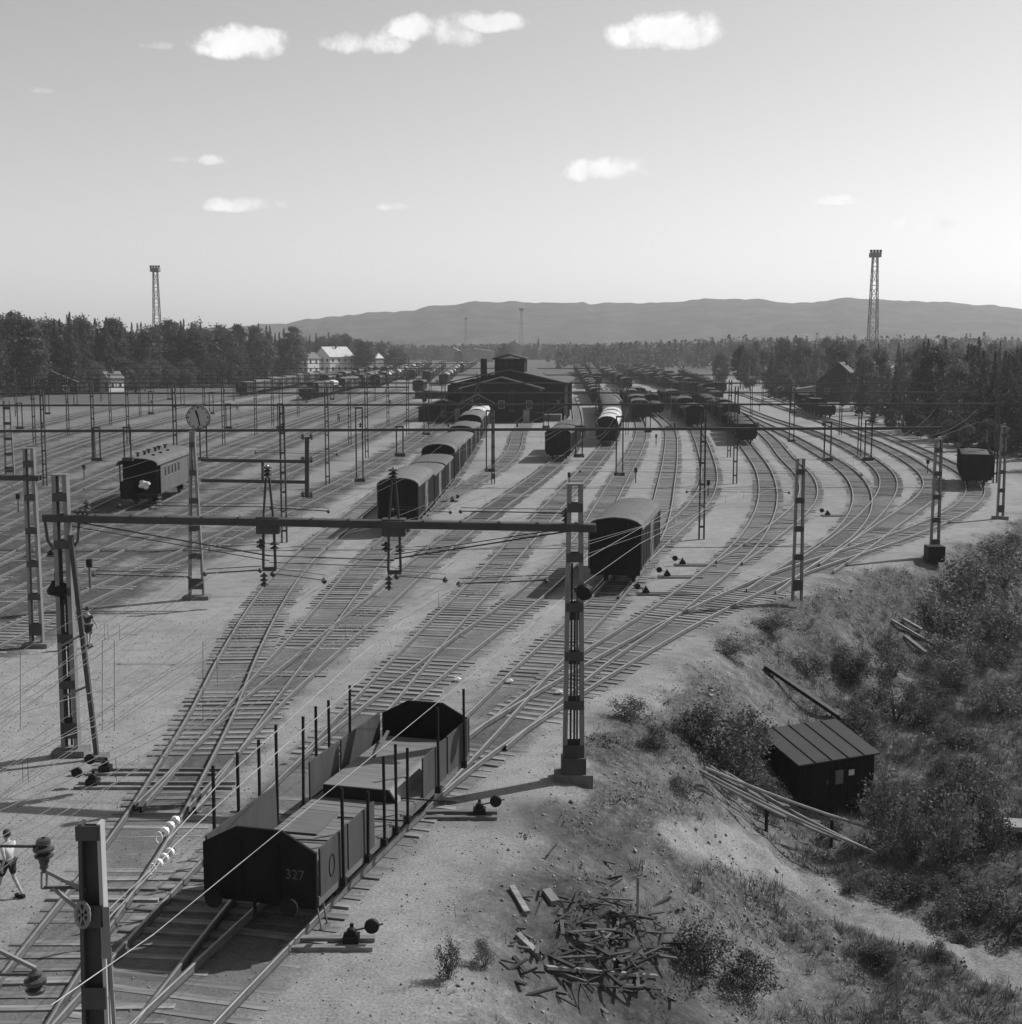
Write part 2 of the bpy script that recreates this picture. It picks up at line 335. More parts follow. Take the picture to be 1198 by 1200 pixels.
def T(px, py):
    d = px_dir(px, py); lo, hi = 5.0, 400.0; z = H; t = 8.0
    while t < 600:
        p = Vector((0, 0, H)) + d * t
        if p.z < float(ground_z(p.x, p.y)): break
        t += .1
    return Vector((p.x, p.y, float(ground_z(p.x, p.y))))
def axis(segs):
    out = []
    for a, b, st in segs: out += list(np.arange(a, b, st))
    return np.array(out + [segs[-1][1]])
xs = axis([(-9000, -1000, 1000), (-1000, -200, 200), (-200, -80, 20), (-80, -4, 4), (-4, 22, .22), (22, 46, .6), (46, 200, 14), (200, 1000, 200), (1000, 9000, 1000)])
ys = axis([(-200, 0, 40), (0, 20, 5), (20, 66, .22), (66, 125, .55), (125, 200, 10), (200, 600, 40), (600, 1000, 100), (1000, 12000, 1000)])
GX, GY = np.meshgrid(xs, ys); GZ = ground_z(GX, GY)
nx, ny = len(xs), len(ys); idx = np.arange(nx * ny).reshape(ny, nx)
quads = np.stack([idx[:-1, :-1], idx[:-1, 1:], idx[1:, 1:], idx[1:, :-1]], -1).reshape(-1, 4)
def seg_d(x, y, pts):
    best = np.full(np.shape(x), 1e9)
    for a, b in zip(pts[:-1], pts[1:]):
        dx, dy = b[0] - a[0], b[1] - a[1]; t = np.clip(((x - a[0]) * dx + (y - a[1]) * dy) / (dx * dx + dy * dy), 0, 1)
        best = np.minimum(best, np.hypot(x - a[0] - t * dx, y - a[1] - t * dy))
    return best
path_w = [T(*p)[:2] for p in [(800, 985), (880, 1000), (950, 1040), (1040, 1085), (1120, 1110), (1230, 1150)]]
def veg_mask(x, y):
    d = crest_dist(x, y); n = vnoise(x, y, 2.6, 8) + .5 * vnoise(x, y, .9, 9)
    v = sstep(-.3, 1.6, d + n * 2.2) * (.66 + n * 1.1) + sstep(6, 10, d) * .5
    v = v + sstep(60, 75, y) * sstep(0, 2, d) * .3
    pd = seg_d(x, y, path_w); v = v * sstep(.5, 1.5, pd + n * .8)
    v = v * (1 - .5 * sstep(40, 33, y) * sstep(8, 3, d))
    v = v + sstep(430, 560, y) * .7 + sstep(-55, -80, x) * sstep(220, 320, y) * .7
    return np.clip(v, 0, 1)
pit = T(690, 1100)
def dirt_mask(x, y):
    n = vnoise(x, y, 1.8, 12) + .6 * vnoise(x, y, .6, 13)
    q = sstep(3.4, 1.0, np.hypot((x - pit.x - .3) * 1.0, (y - pit.y) * .75) + n * 1.6)
    c2 = T(665, 970); q2 = sstep(2.6, .8, np.hypot((x - c2.x) * .8, (y - c2.y) * 1.2) + n * 1.8)
    return np.clip(np.maximum(q, q2 * .8), 0, 1)
def ground_material():
    m = bpy.data.materials.new('yard_gravel'); m.use_nodes = True; nt = m.node_tree; N = nt.nodes; L = nt.links; b = N['Principled BSDF']
    b.inputs['Roughness'].default_value = .95; b.inputs['Specular IOR Level'].default_value = .1
    tc = N.new('ShaderNodeTexCoord'); v = tc.outputs['Object']
    def noise(s, d=6, r=.65):
        n = N.new('ShaderNodeTexNoise'); n.inputs['Scale'].default_value = s; n.inputs['Detail'].default_value = d; n.inputs['Roughness'].default_value = r; L.new(v, n.inputs[0]); return n.outputs[0]
    def ramp(i, stops):
        r = N.new('ShaderNodeValToRGB'); e = r.color_ramp.elements
        while len(e) < len(stops): e.new(.5)
        for k, (p, c) in enumerate(stops): e[k].position = p; e[k].color = (c, c, c, 1)
        L.new(i, r.inputs[0]); return r.outputs[0]
    def mixc(f, a, b2, mode='MIX'):
        x = N.new('ShaderNodeMixRGB'); x.blend_type = mode
        if isinstance(f, float): x.inputs[0].default_value = f
        else: L.new(f, x.inputs[0])
        for i, c in ((1, a), (2, b2)):
            if isinstance(c, float): x.inputs[i].default_value = (c, c, c, 1)
            else: L.new(c, x.inputs[i])
        return x.outputs[0]
    base = ramp(noise(.06, 8, .7), [(.25, .155), (.5, .225), (.75, .285)])
    base = mixc(1.0, base, ramp(noise(1.1, 8, .75), [(.3, .72), (.5, 1.0), (.72, 1.16)]), 'MULTIPLY')
    base = mixc(1.0, base, ramp(noise(14, 3, .8), [(.28, .5), (.48, 1.0), (.7, 1.4)]), 'MULTIPLY')
    veg = ramp(noise(4.5, 8, .85), [(.33, .025), (.5, .08), (.68, .21)])
    dirt = ramp(noise(4, 7, .8), [(.3, .022), (.5, .055), (.72, .13)])
    a1 = N.new('ShaderNodeAttribute'); a1.attribute_name = 'veg'; a2 = N.new('ShaderNodeAttribute'); a2.attribute_name = 'dirt'
    vf = ramp(mixc(.5, a1.outputs['Fac'], noise(5, 6, .8)), [(.32, 0.0), (.56, 1.0)])
    a3 = N.new('ShaderNodeAttribute'); a3.attribute_name = 'earth'
    earth = mixc(1.0, base, ramp(noise(1.7, 8, .8), [(.3, .28), (.5, .52), (.66, .95)]), 'MULTIPLY'); base = mixc(a3.outputs['Fac'], base, earth)
    c = mixc(vf, base, veg); c = mixc(a2.outputs['Fac'], c, dirt)
    L.new(c, b.inputs['Base Color'])
    bp = N.new('ShaderNodeBump'); bp.inputs['Strength'].default_value = .55; bp.inputs['Distance'].default_value = .06; L.new(noise(9, 6, .8), bp.inputs['Height']); L.new(bp.outputs[0], b.inputs['Normal'])
    return m
M['ground'] = ground_material()
gm = np_mesh('ground', np.stack([GX, GY, GZ], -1).reshape(-1, 3), quads, M['ground'], True)
def earth_mask(x, y):
    soot = sstep(-12, -26, x) * sstep(58, 95, y) * (.75 + .6 * vnoise(x, y, 30, 61)); d = crest_dist(x, y); n = vnoise(x, y, 3, 41) + .5 * vnoise(x, y, 1, 42); return np.clip(np.maximum(soot, sstep(-1.6, 1.2, d + n * 2.4) * (1 - .75 * sstep(1.3, .4, seg_d(x, y, path_w) + n * .6))), 0, 1)
for nm, fn in (('veg', veg_mask), ('dirt', dirt_mask), ('earth', earth_mask)):
    at = gm.attributes.new(nm, 'FLOAT', 'POINT'); at.data.foreach_set('value', fn(GX, GY).astype(np.float32).ravel())
link('ground', gm, kind='structure')

# ------------------------------------------------------------------ hills
def hills():
    m = bpy.data.materials.new('wooded_hillside'); m.use_nodes = True; N = m.node_tree.nodes; L = m.node_tree.links; b = N['Principled BSDF']
    b.inputs['Roughness'].default_value = 1; b.inputs['Specular IOR Level'].default_value = 0
    tc = N.new('ShaderNodeTexCoord'); n = N.new('ShaderNodeTexNoise'); n.inputs['Scale'].default_value = .02; n.inputs['Detail'].default_value = 9; n.inputs['Roughness'].default_value = .75
    L.new(tc.outputs['Object'], n.inputs[0]); r = N.new('ShaderNodeValToRGB'); e = r.color_ramp.elements
    e[0].position = .42; e[1].position = .62; e[0].color = (.05,) * 3 + (1,); e[1].color = (.095,) * 3 + (1,); L.new(n.outputs[0], r.inputs[0]); L.new(r.outputs[0], b.inputs['Base Color'])
    prof = [(-900, 395), (-300, 396), (150, 392), (290, 383), (340, 377), (420, 369), (480, 365), (520, 358), (570, 354), (620, 355), (700, 356), (745, 357), (800, 354), (830, 350), (870, 350), (900, 352), (940, 356), (985, 350), (1040, 352), (1090, 352), (1140, 357), (1198, 362), (1400, 365), (1700, 380), (2400, 394)]
    DR = 2600.0; pxs = np.linspace(-900, 2400, 420); top = np.interp(pxs, [p[0] for p in prof], [p[1] for p in prof])
    rx = np.array([R(px, 400, DR).x for px in pxs]); rz = np.array([R(px, t, DR).z for px, t in zip(pxs, top)])
    rz += vnoise(rx, rx * 0, 26, 4) * 5 + vnoise(rx, rx * 0, 8, 6) * 3
    rows = 26; V = []
    for j in range(rows):
        t = j / (rows - 1)
        y = DR - 900 + 900 * t; f = sstep(0, 1, t) ** .8
        xx = rx * (y / DR); z = -2 + (rz + 2) * f + (vnoise(xx, xx * 0 + y, 110, 7) * 10 + vnoise(xx, xx * 0 + y, 30, 8) * 3) * math.sin(PI * min(1, t)) 
        V.append(np.c_[xx, np.full(len(xx), y), z])
    V.append(np.c_[rx * 1.15, np.full(len(rx), DR + 380), np.full(len(rx), -2.)])
    V = np.concatenate(V); n = len(pxs); ix = np.arange(len(V)).reshape(-1, n)
    q = np.stack([ix[:-1, :-1], ix[:-1, 1:], ix[1:, 1:], ix[1:, :-1]], -1).reshape(-1, 4)
    link('hills', np_mesh('hills', V, q, m, True), kind='structure')
hills()

# ------------------------------------------------------------------ build the tracks
def bed_material(dark=False):
    m = bpy.data.materials.new('oily_track_bed'); m.use_nodes = True; N = m.node_tree.nodes; L = m.node_tree.links; b = N['Principled BSDF']; b.inputs['Roughness'].default_value = .95
    b.inputs['Specular IOR Level'].default_value = .1
    uv = N.new('ShaderNodeTexCoord'); sp = N.new('ShaderNodeSeparateXYZ'); L.new(uv.outputs['UV'], sp.inputs[0])
    def math_(op, a, b2):
        n = N.new('ShaderNodeMath'); n.operation = op
        for i, v in enumerate((a, b2)):
            if isinstance(v, (int, float)): n.inputs[i].default_value = v
            else: L.new(v, n.inputs[i])
        return n.outputs[0]
    def noise(s, d, r=.65):
        n = N.new('ShaderNodeTexNoise'); n.inputs['Scale'].default_value = s; n.inputs['Detail'].default_value = d; n.inputs['Roughness'].default_value = r; L.new(uv.outputs['Object'], n.inputs[0]); return n.outputs[0]
    def ramp(i, stops):
        r = N.new('ShaderNodeValToRGB'); e = r.color_ramp.elements
        while len(e) < len(stops): e.new(.5)
        for k, (p, c) in enumerate(stops): e[k].position = p; e[k].color = (c, c, c, 1)
        L.new(i, r.inputs[0]); return r.outputs[0]
    d = math_('ABSOLUTE', math_('SUBTRACT', sp.outputs[0], .5), 0)
    f = math_('ADD', d, math_('MULTIPLY', math_('SUBTRACT', noise(.35, 5), .5), .75)); f = math_('ADD', f, math_('MULTIPLY', math_('SUBTRACT', noise(2.5, 5, .8), .5), .4))
    mask = ramp(f, [(.14, .36 if not dark else .8), (.40, 0.0)])
    col = ramp(noise(3, 6, .8), [(.3, .06), (.5, .11), (.7, .19)] if not dark else [(.3, .035), (.5, .07), (.7, .14)]); L.new(col, b.inputs['Base Color'])
    tr = N.new('ShaderNodeBsdfTransparent'); mx = N.new('ShaderNodeMixShader'); L.new(mask, mx.inputs[0]); L.new(tr.outputs[0], mx.inputs[1]); L.new(b.outputs[0], mx.inputs[2]); L.new(mx.outputs[0], N['Material Output'].inputs[0])
    return m
M['bed'] = bed_material(); M['bed_dark'] = bed_material(True)
LEFT = ('C1', 'C2', 'C3', 'C4', 'C5', 'C6', 'D', 'E', 'F')
RAILTOP = .2
def sweep(path, prof, name, mats, parent):
    t, n = normals(path); k = len(prof)
    V = np.concatenate([np.c_[path + n * px, np.full(len(path), pz)] for px, pz in prof]).reshape(k, -1, 3).transpose(1, 0, 2).reshape(-1, 3)
    m = len(path); ix = np.arange(m * k).reshape(m, k); q = []
    for j in range(k): q.append(np.stack([ix[:-1, j], ix[1:, j], ix[1:, (j + 1) % k], ix[:-1, (j + 1) % k]], -1))
    q = np.concatenate(q); me = np_mesh(name, V, q, mats[0]); 
    if len(mats) > 1:
        me.materials.append(mats[1]); mi = np.zeros(len(q), dtype=np.int32); mi[3 * (m - 1):4 * (m - 1)] = 1; me.polygons.foreach_set('material_index', mi)
    return link(name, me, parent)
sl_meshes = []
for k in range(6):
    r = random.Random(k); b = MB(); b.box((0, 0, 0), (2.5 + r.uniform(-.12, .12), .23 + r.uniform(-.02, .03), .16)); sl_meshes.append(b.mesh('sleeper', M['sleeper']))
NSL = 0
for i, nm in enumerate(NAMES):
    tr = TR[nm]; path = tr['path']; z0 = .004 + .0012 * i
    root = empty('railway_track', (0, 0, 0), label=tr['label'], kind='structure'); tr['root'] = root
    t, n = normals(path)
    # bed ribbon
    hw = 3.3 if nm in LEFT else 1.75
    V = np.stack([np.c_[path - n * hw, np.full(len(path), z0)], np.c_[path + n * hw, np.full(len(path), z0)]], 1).reshape(-1, 3)
    ix = np.arange(len(path) * 2).reshape(-1, 2); q = np.stack([ix[:-1, 0], ix[:-1, 1], ix[1:, 1], ix[1:, 0]], -1)
    me = np_mesh('ballast_bed', V, q, M['bed_dark' if nm in LEFT else 'bed']); uv = me.uv_layers.new(name='UV'); u = np.tile(np.array([[0, 0], [1, 0], [1, 1], [0, 1]], dtype=np.float32), (len(q), 1)); uv.data.foreach_set('uv', u.ravel())
    link('ballast_bed', me, root)
    dz = -.0011 * i
    prof = [(-.06, .04 + dz), (-.02, .08 + dz), (-.035, .16 + dz), (-.035, RAILTOP + dz), (.035, RAILTOP + dz), (.035, .16 + dz), (.02, .08 + dz), (.06, .04 + dz)]
    for sgn in (-1, 1):
        sweep(path + n * sgn * .7525, prof, 'rail', (M['rail'], M['railhead']), root)
    # sleepers
    L_ = np.r_[0, np.cumsum(np.linalg.norm(np.diff(path, axis=0), axis=1))]; far = MB(); s = .3
    rs = random.Random(i); cnt = 0
    while s < L_[-1]:
        x, y = np.interp(s, L_, path[:, 0]), np.interp(s, L_, path[:, 1]); tx, ty = np.interp(s, L_, t[:, 0]), np.interp(s, L_, t[:, 1]); s += .58 + rs.uniform(-.03, .04)
        D = y
        if D > 210 or D < 17: continue
        d1, _ = near_other(np.array([x, y]), i, False)
        if d1 < 1.75: continue
        d2, q2 = near_other(np.array([x, y]), i, True)
        ex = 0; cx, cy = x, y
        if .12 < d2 < 1.75:
            w = q2 - np.array([x, y]); lat = w @ np.array([ty, -tx]); cx += ty * lat / 2; cy += -tx * lat / 2; ex = abs(lat)
        rz = math.atan2(-tx, ty) * 1.0 + rs.uniform(-.03, .03) 
        ang = math.atan2(ty, tx) - PI / 2 + rs.uniform(-.025, .025); zz = -.074 + rs.uniform(-.02, .02) - z0 + min(.018, float(vnoise(x, y, 2.2, 31)) * .10); sh = rs.uniform(-.08, .08)
        cx += ty * sh; cy -= tx * sh
        if D < 76 and cnt < 300:
            o = bpy.data.objects.new('sleeper', sl_meshes[rs.randrange(6)]); sc.collection.objects.link(o); o.parent = root
            o.location = (cx, cy, zz + .02 + z0); o.rotation_euler = (rs.uniform(-.03, .03), 0, ang); o.scale = (1 + ex / 2.5, 1, 1); cnt += 1; NSL += 1
        else:
            far.box((cx, cy, zz + .02 + z0), (2.5 + ex, .24, .16), Matrix.Rotation(ang, 3, 'Z'))
    if far.v: far.build('sleeper_row', M['sleeper'], root, kind='stuff')

# ------------------------------------------------------------------ haze
hz = MB(); hz.box((0, 1500, 58), (7000, 3600, 130))
hm = bpy.data.materials.new('summer_haze'); hm.use_nodes = True; hn = hm.node_tree.nodes; hn.clear()
ho = hn.new('ShaderNodeOutputMaterial'); pv = hn.new('ShaderNodeVolumePrincipled'); pv.inputs['Color'].default_value = (.9, .9, .9, 1)
pv.inputs['Density'].default_value = 1.75e-4; pv.inputs['Anisotropy'].default_value = .35; hm.node_tree.links.new(pv.outputs[0], ho.inputs['Volume'])
hz.build('haze', hm, kind='stuff')

# ------------------------------------------------------------------ wagons
def path_at(tr, s):
    p = TR[tr]['path']; L_ = TR[tr].setdefault('len', np.r_[0, np.cumsum(np.linalg.norm(np.diff(p, axis=0), axis=1))])
    return np.array([np.interp(s, L_, p[:, 0]), np.interp(s, L_, p[:, 1])])
def s_near(tr, w):
    p = TR[tr]['path']; k = np.linalg.norm(p - np.array(w[:2]), axis=1).argmin(); path_at(tr, 0); return TR[tr]['len'][k]
def set_on(o, tr, s0, length):
    a, b = path_at(tr, s0 + length * .2), path_at(tr, s0 + length * .8); c = (a + b) / 2; d = b - a
    o.location = (c[0], c[1], 0); o.rotation_euler = (0, 0, math.atan2(d[1], d[0]) - PI / 2)
def running_gear(root, L, W, axles=None, wr=.48):
    f = MB(); f.box((-.85, 0, 1.0), (.1, L, .26)); f.box((.85, 0, 1.0), (.1, L, .26)); f.box((0, -L / 2 + .07, 1.0), (W * .95, .14, .3)); f.box((0, L / 2 - .07, 1.0), (W * .95, .14, .3))
    for yy in (-L * .3, 0, L * .3): f.box((0, yy, 1.0), (1.6, .1, .2))
    f.build('underframe', M['iron'], root)
    axles = axles or (-L * .27, L * .27)
    for ya in axles:
        for sx in (-1, 1):
            w = MB(); w.lathe((sx * .69, ya, RAILTOP + wr), [(0, -.02), (.12, -.02), (.14, 0), (wr - .07, .02), (wr + .03, -.03), (wr + .03, 0), (wr, .02), (wr, .12), (wr - .06, .12), (wr - .08, .06), (.13, .07), (.1, .14), (0, .14)], 16, (sx, 0, 0)); w.build('wheel', M['iron'], root)
            g = MB(); g.box((sx * .95, ya, RAILTOP + wr), (.2, .3, .34)); g.box((sx * .93, ya, RAILTOP + wr + .3), (.12, 1.1, .1)); g.bar((sx * .9, ya - .55, 1.0), (sx * .93, ya - .14, .6), .05); g.bar((sx * .9, ya + .55, 1.0), (sx * .93, ya + .14, .6), .05)
            g.build('axle_box', M['iron'], root)
        a = MB(); a.tube((-.7, ya, RAILTOP + wr), (.7, ya, RAILTOP + wr), .07, 6); a.build('axle', M['iron'], root)
    for sy in (-1, 1):
        for sx in (-1, 1):
            b = MB(); b.tube((sx * .87, sy * L / 2, 1.05), (sx * .87, sy * (L / 2 + .45), 1.05), .07, 8); b.tube((sx * .87, sy * (L / 2 + .45), 1.05), (sx * .87, sy * (L / 2 + .5), 1.05), .2, 12); b.build('buffer', M['iron'], root)
        c = MB(); c.tube((0, sy * L / 2, 1.0), (0, sy * (L / 2 + .28), 1.0), .04, 6); c.box((0, sy * (L / 2 + .3), .82), (.05, .08, .4)); c.build('coupling', M['iron'], root)
def arch(W, z0, rise, n=10, over=.08):
    return [((W / 2 + over) * -math.cos(PI * i / n), z0 + rise * math.sin(PI * i / n) ** .8) for i in range(n + 1)]
def covered_wagon(L=9.0, proud=0.0, W=2.7, z1=3.25, rise=.62, side='wagon_side', end='wagon_dark', roof='roof'):
    root = empty('covered_wagon', (0, 0, 0)); running_gear(root, L, W)
    e = MB(); zf = 1.15
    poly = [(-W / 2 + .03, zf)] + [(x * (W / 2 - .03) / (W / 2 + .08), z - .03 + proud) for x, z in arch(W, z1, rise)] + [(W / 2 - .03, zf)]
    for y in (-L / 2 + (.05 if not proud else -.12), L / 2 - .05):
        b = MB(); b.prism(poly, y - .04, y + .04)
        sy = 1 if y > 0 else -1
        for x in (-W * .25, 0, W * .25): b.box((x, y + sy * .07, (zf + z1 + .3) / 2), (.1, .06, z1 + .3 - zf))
        b.build('end_wall', M[end], root)  # shade of the unlit end face is in its colour
    for sx in (-1, 1):
        b = MB(); b.box((sx * (W / 2 - .04), 0, (zf + z1) / 2), (.06, L - .12, z1 - zf)); w = b.build('side_wall', M[side], root)
        nb = 13
        pr = MB()
        for k in range(nb):
            y = -L / 2 + .06 + k * (L - .12) / (nb - 1)
            if abs(y) < .9: continue
            pr.box((sx * (W / 2 + .02), y, (zf + z1) / 2), (.07, .09, z1 - zf - .02))
        pr.box((sx * (W / 2 + .02), 0, zf + .05), (.06, L - .1, .12)); pr.build('side_frame', M['wagon_mid'], w)
        d = MB(); d.box((sx * (W / 2 + .035), 0, (zf + z1) / 2 - .03), (.06, 1.65, z1 - zf - .16)); d.box((sx * (W / 2 + .08), 0, zf + 1.0), (.03, 1.5, .08)); d.bar((sx * (W / 2 + .075), -.75, zf + .2), (sx * (W / 2 + .075), .75, z1 - .3), .07, .03); d.build('door', M[side], root)
        rl = MB(); rl.box((sx * (W / 2 + .06), .8, z1 - .07), (.05, 3.6, .07)); rl.build('door_rail', M['dsteel'], root)
    r = MB(); A = arch(W, z1, rise); B = [(x * .97, z - .05) for x, z in A]; r.prism(A + B[::-1], -L / 2 - .08, L / 2 + .08)
    r.build('roof', M[roof], root)
    return reg(root)
def open_wagon(L=8.4, W=2.7, z1=2.3, side='wagon_dark', load='coal', heap=.5):
    root = empty('open_wagon', (0, 0, 0)); running_gear(root, L, W); zf = 1.15
    for sx in (-1, 1):
        b = MB(); b.box((sx * (W / 2 - .04), 0, (zf + z1) / 2), (.07, L, z1 - zf))
        for k in range(9): b.box((sx * (W / 2 + .03), -L / 2 + .1 + k * (L - .2) / 8, (zf + z1) / 2), (.08, .1, z1 - zf))
        b.build('side_wall', M[side], root)
    for sy in (-1, 1):
        b = MB(); b.box((0, sy * (L / 2 - .04), (zf + z1) / 2), (W - .15, .07, z1 - zf)); b.build('end_wall', M[side], root)
    b = MB(); b.box((0, 0, zf), (W - .1, L - .1, .08)); b.build('floor', M['wagon_mid'], root)
    if load:
        n, m_ = 7, 15; vs = []; r = random.Random(4)
        for j in range(m_):
            for i in range(n):
                u, v = i / (n - 1), j / (m_ - 1); h = math.sin(PI * u) ** .6 * (math.sin(PI * v) ** .35 if 0 < v < 1 else 0)
                vs.append(((u - .5) * (W - .2), (v - .5) * (L - .2), z1 - .2 + heap * h + r.uniform(-.06, .06)))
        fs = [(j * n + i, j * n + i + 1, (j + 1) * n + i + 1, (j + 1) * n + i) for j in range(m_ - 1) for i in range(n - 1)]
        MB().add(vs, fs).build('load', M[load], root)
    return reg(root)
proto = {}
proto['van'] = covered_wagon()
proto['van_flat'] = covered_wagon(L=7.6, z1=3.0, rise=.32)
proto['van_big'] = covered_wagon(L=10.6, W=2.8, z1=3.35, rise=.75, side='wagon_mid')
proto['van_dark'] = covered_wagon(side='wagon_dark', roof='roof_dark', L=8.6, z1=3.05, rise=.5)
proto['van_white'] = covered_wagon(side='wagon_dark', roof='roof_light', L=8.2, z1=2.7, rise=1.0, proud=.08)
proto['van_mid'] = covered_wagon(side='wagon_mid', roof='roof', L=8.8, z1=3.2, rise=.45)
proto['coal'] = open_wagon()
proto['ore'] = open_wagon(L=7.6, z1=2.7, heap=.35)
proto['high'] = open_wagon(L=9.5, z1=3.1, heap=.15)
proto['pale'] = open_wagon(L=9, z1=1.9, load='stone', heap=.3)
LEN = dict(van_flat=7.6, van_big=10.6, van=9, van_dark=8.6, van_white=8.2, van_mid=8.8, coal=8.4, ore=7.6, high=9.5, pale=9)
used = set()
def wagon(kind, tr, s0, label, group, name=None):
    p = proto[kind]; o = p if kind not in used else copy_tree(p); used.add(kind)
    if name: o.name = name
    set_on(o, tr, s0, LEN[kind]); _set(o, label, 'railway wagon', group); return o
def string(tr, start_px, kinds, labels, group):
    s = s_near(tr, P(*start_px)); 
    Lmax = TR[tr]['len'][-1] if 'len' in TR[tr] else 1e9
    for k, (kd, lb) in enumerate(zip(kinds, labels)):
        if s + LEN[kd] > TR[tr]['len'][-1]: break
        wagon(kd, tr, s, lb, group); s += LEN[kd] + 1.05
ordw = ['first', 'second', 'third', 'fourth', 'fifth', 'sixth', 'seventh', 'eighth', 'ninth', 'tenth', 'eleventh', 'twelfth', 'thirteenth', 'fourteenth', 'fifteenth', 'sixteenth']
ks = ['van', 'van_flat', 'van_flat', 'van_big', 'van_mid', 'van_flat', 'van', 'van_flat', 'van_big', 'van_mid', 'van_white', 'van_white']
string('H', (463, 627), ks, ['covered goods wagon, %s from the near end of the long curved row' % (ordw[k] if k else 'shaded-end nearest') for k in range(len(ks))], 'covered wagons coupled in the long curved row')
o = wagon('van', 'TB', s_near('TB', P(722, 694)), 'shaded-end covered wagon standing alone beside the near right mast', None)
o = wagon('van_dark', 'K', s_near('K', P(655, 541)), 'dark covered wagon with dark shaded end before the goods shed, nearer of two', 'dark wagons before the goods shed')
o = wagon('van_dark', 'K', s_near('K', P(655, 541)) + 10, 'dark covered wagon half hidden before the goods shed, farther of two', 'dark wagons before the goods shed')
ks = ['van_white'] * 3 + ['van_dark'] * 8
string('L', (716, 523), ks, ['white-roofed wagon, %s from the near end of its row' % ordw[k] if k < 3 else 'dark wagon behind the white-roofed ones, %s in the row' % ordw[k] for k in range(len(ks))], 'wagons in the white-roofed row')
ks = ['van_dark', 'coal', 'van_dark', 'coal', 'ore', 'van_dark', 'ore', 'ore']
string('N', (748, 494), ks, ['dark wagon, %s in the row beside the white-roofed wagons' % ordw[k] for k in range(len(ks))], 'dark wagons right of the white-roofed row')
ks = ['van_dark', 'coal', 'coal', 'van_dark', 'ore', 'ore', 'coal', 'van_dark', 'ore', 'ore']
string('Pp', (811, 503), ks, ['dark wagon, %s in the row with its high end at the middle right' % ordw[k] for k in range(len(ks))], 'dark wagons in the middle right row')
ks = ['ore', 'ore', 'ore', 'coal', 'van_dark', 'ore', 'van_dark', 'ore', 'coal', 'ore', 'ore', 'ore', 'coal']
string('T2', (874, 522), ks, ['loaded dark wagon, %s in the long curving ore train' % ordw[k] for k in range(len(ks))], 'dark loaded wagons in the curving train')
ks = ['coal', 'van_dark', 'ore', 'ore', 'coal', 'van_dark', 'ore']
string('TB', (768, 488), ks, ['far dark wagon, %s from the near end behind the parked rows' % ordw[k] for k in range(len(ks))], 'dark wagons far up the middle track')
string('T1', (975, 492), ['coal', 'high', 'coal', 'high'], ['dark wagon at the forest edge below the hipped-roof house, %s of four' % ordw[k] for k in range(4)], 'dark wagons at the right forest edge')
o = wagon('high', 'T1', s_near('T1', P(1148, 574)), 'lone dark high-sided wagon on the outermost curve before the spruces', None)  # its dark colour also holds the shade of the unlit side
ks = ['van_dark'] + ['van', 'van_mid', 'van', 'van_mid', 'van', 'van_mid', 'van', 'van_dark', 'van', 'van_dark', 'van']
string('C5', (302, 465), ks, ['pale covered wagon, %s in the far left train' % ordw[k] for k in range(len(ks))], 'wagons of the far left train')
ks = ['ore', 'van', 'van', 'van_white', 'pale', 'van', 'van', 'van_mid', 'coal', 'van', 'van_dark', 'van', 'van']
string('C3', (386, 470), ks, ['far wagon, %s from the dark near end of the second left train' % ordw[k] for k in range(len(ks))], 'wagons of the second left train')
for x, y, kd, tr, lb in [(500, 462, 'van_dark', 'D', 'dark van far off left of the goods shed'), (512, 470, 'coal', 'E', 'low dark wagon left of the goods shed')]:
    wagon(kd, tr, max(0, TR[tr]['len'][-1] - 14) if 'len' in TR[tr] else s_near(tr, P(x, y)), lb, None)
# distant rows beyond the traced tracks
def far_row(x0, y0, x1, y1, kinds, label, group):
    a, b = P(x0, y0), P(x1, y1); d = (b - a); L = d.length; d.normalize(); s = 0; k = 0
    while s < L:
        kd = kinds[(k * 7 + int(x0)) % len(kinds)]; o = copy_tree(proto[kd]); p = a + d * (s + LEN[kd] / 2); o.location = p; o.rotation_euler = (0, 0, math.atan2(d.y, d.x) - PI / 2)
        _set(o, label, 'railway wagon', group); s += LEN[kd] + 1.1; k += 1
far_row(415, 447, 478, 431, ['van_dark', 'van', 'pale', 'van', 'van_mid', 'van_dark', 'coal'], 'distant wagon in the hazy rows left of the goods shed', 'distant wagons left of the shed')
far_row(448, 450, 497, 432, ['van', 'van_dark', 'van_white', 'pale', 'van', 'coal'], 'distant wagon in the hazy rows nearest the goods shed', 'distant wagons near the shed')
far_row(700, 452, 690, 433, ['van_dark', 'ore', 'van_dark'], 'distant dark wagon beyond the goods shed corner', 'distant wagons beyond the shed')
far_row(765, 447, 725, 434, ['ore', 'van_dark', 'coal'], 'distant dark wagon in the hazy rows right of the shed', 'distant wagons right of the shed')
far_row(800, 452, 745, 434, ['ore', 'coal', 'ore', 'van_dark'], 'distant dark wagon in the farthest right rows', 'distant wagons at far right')

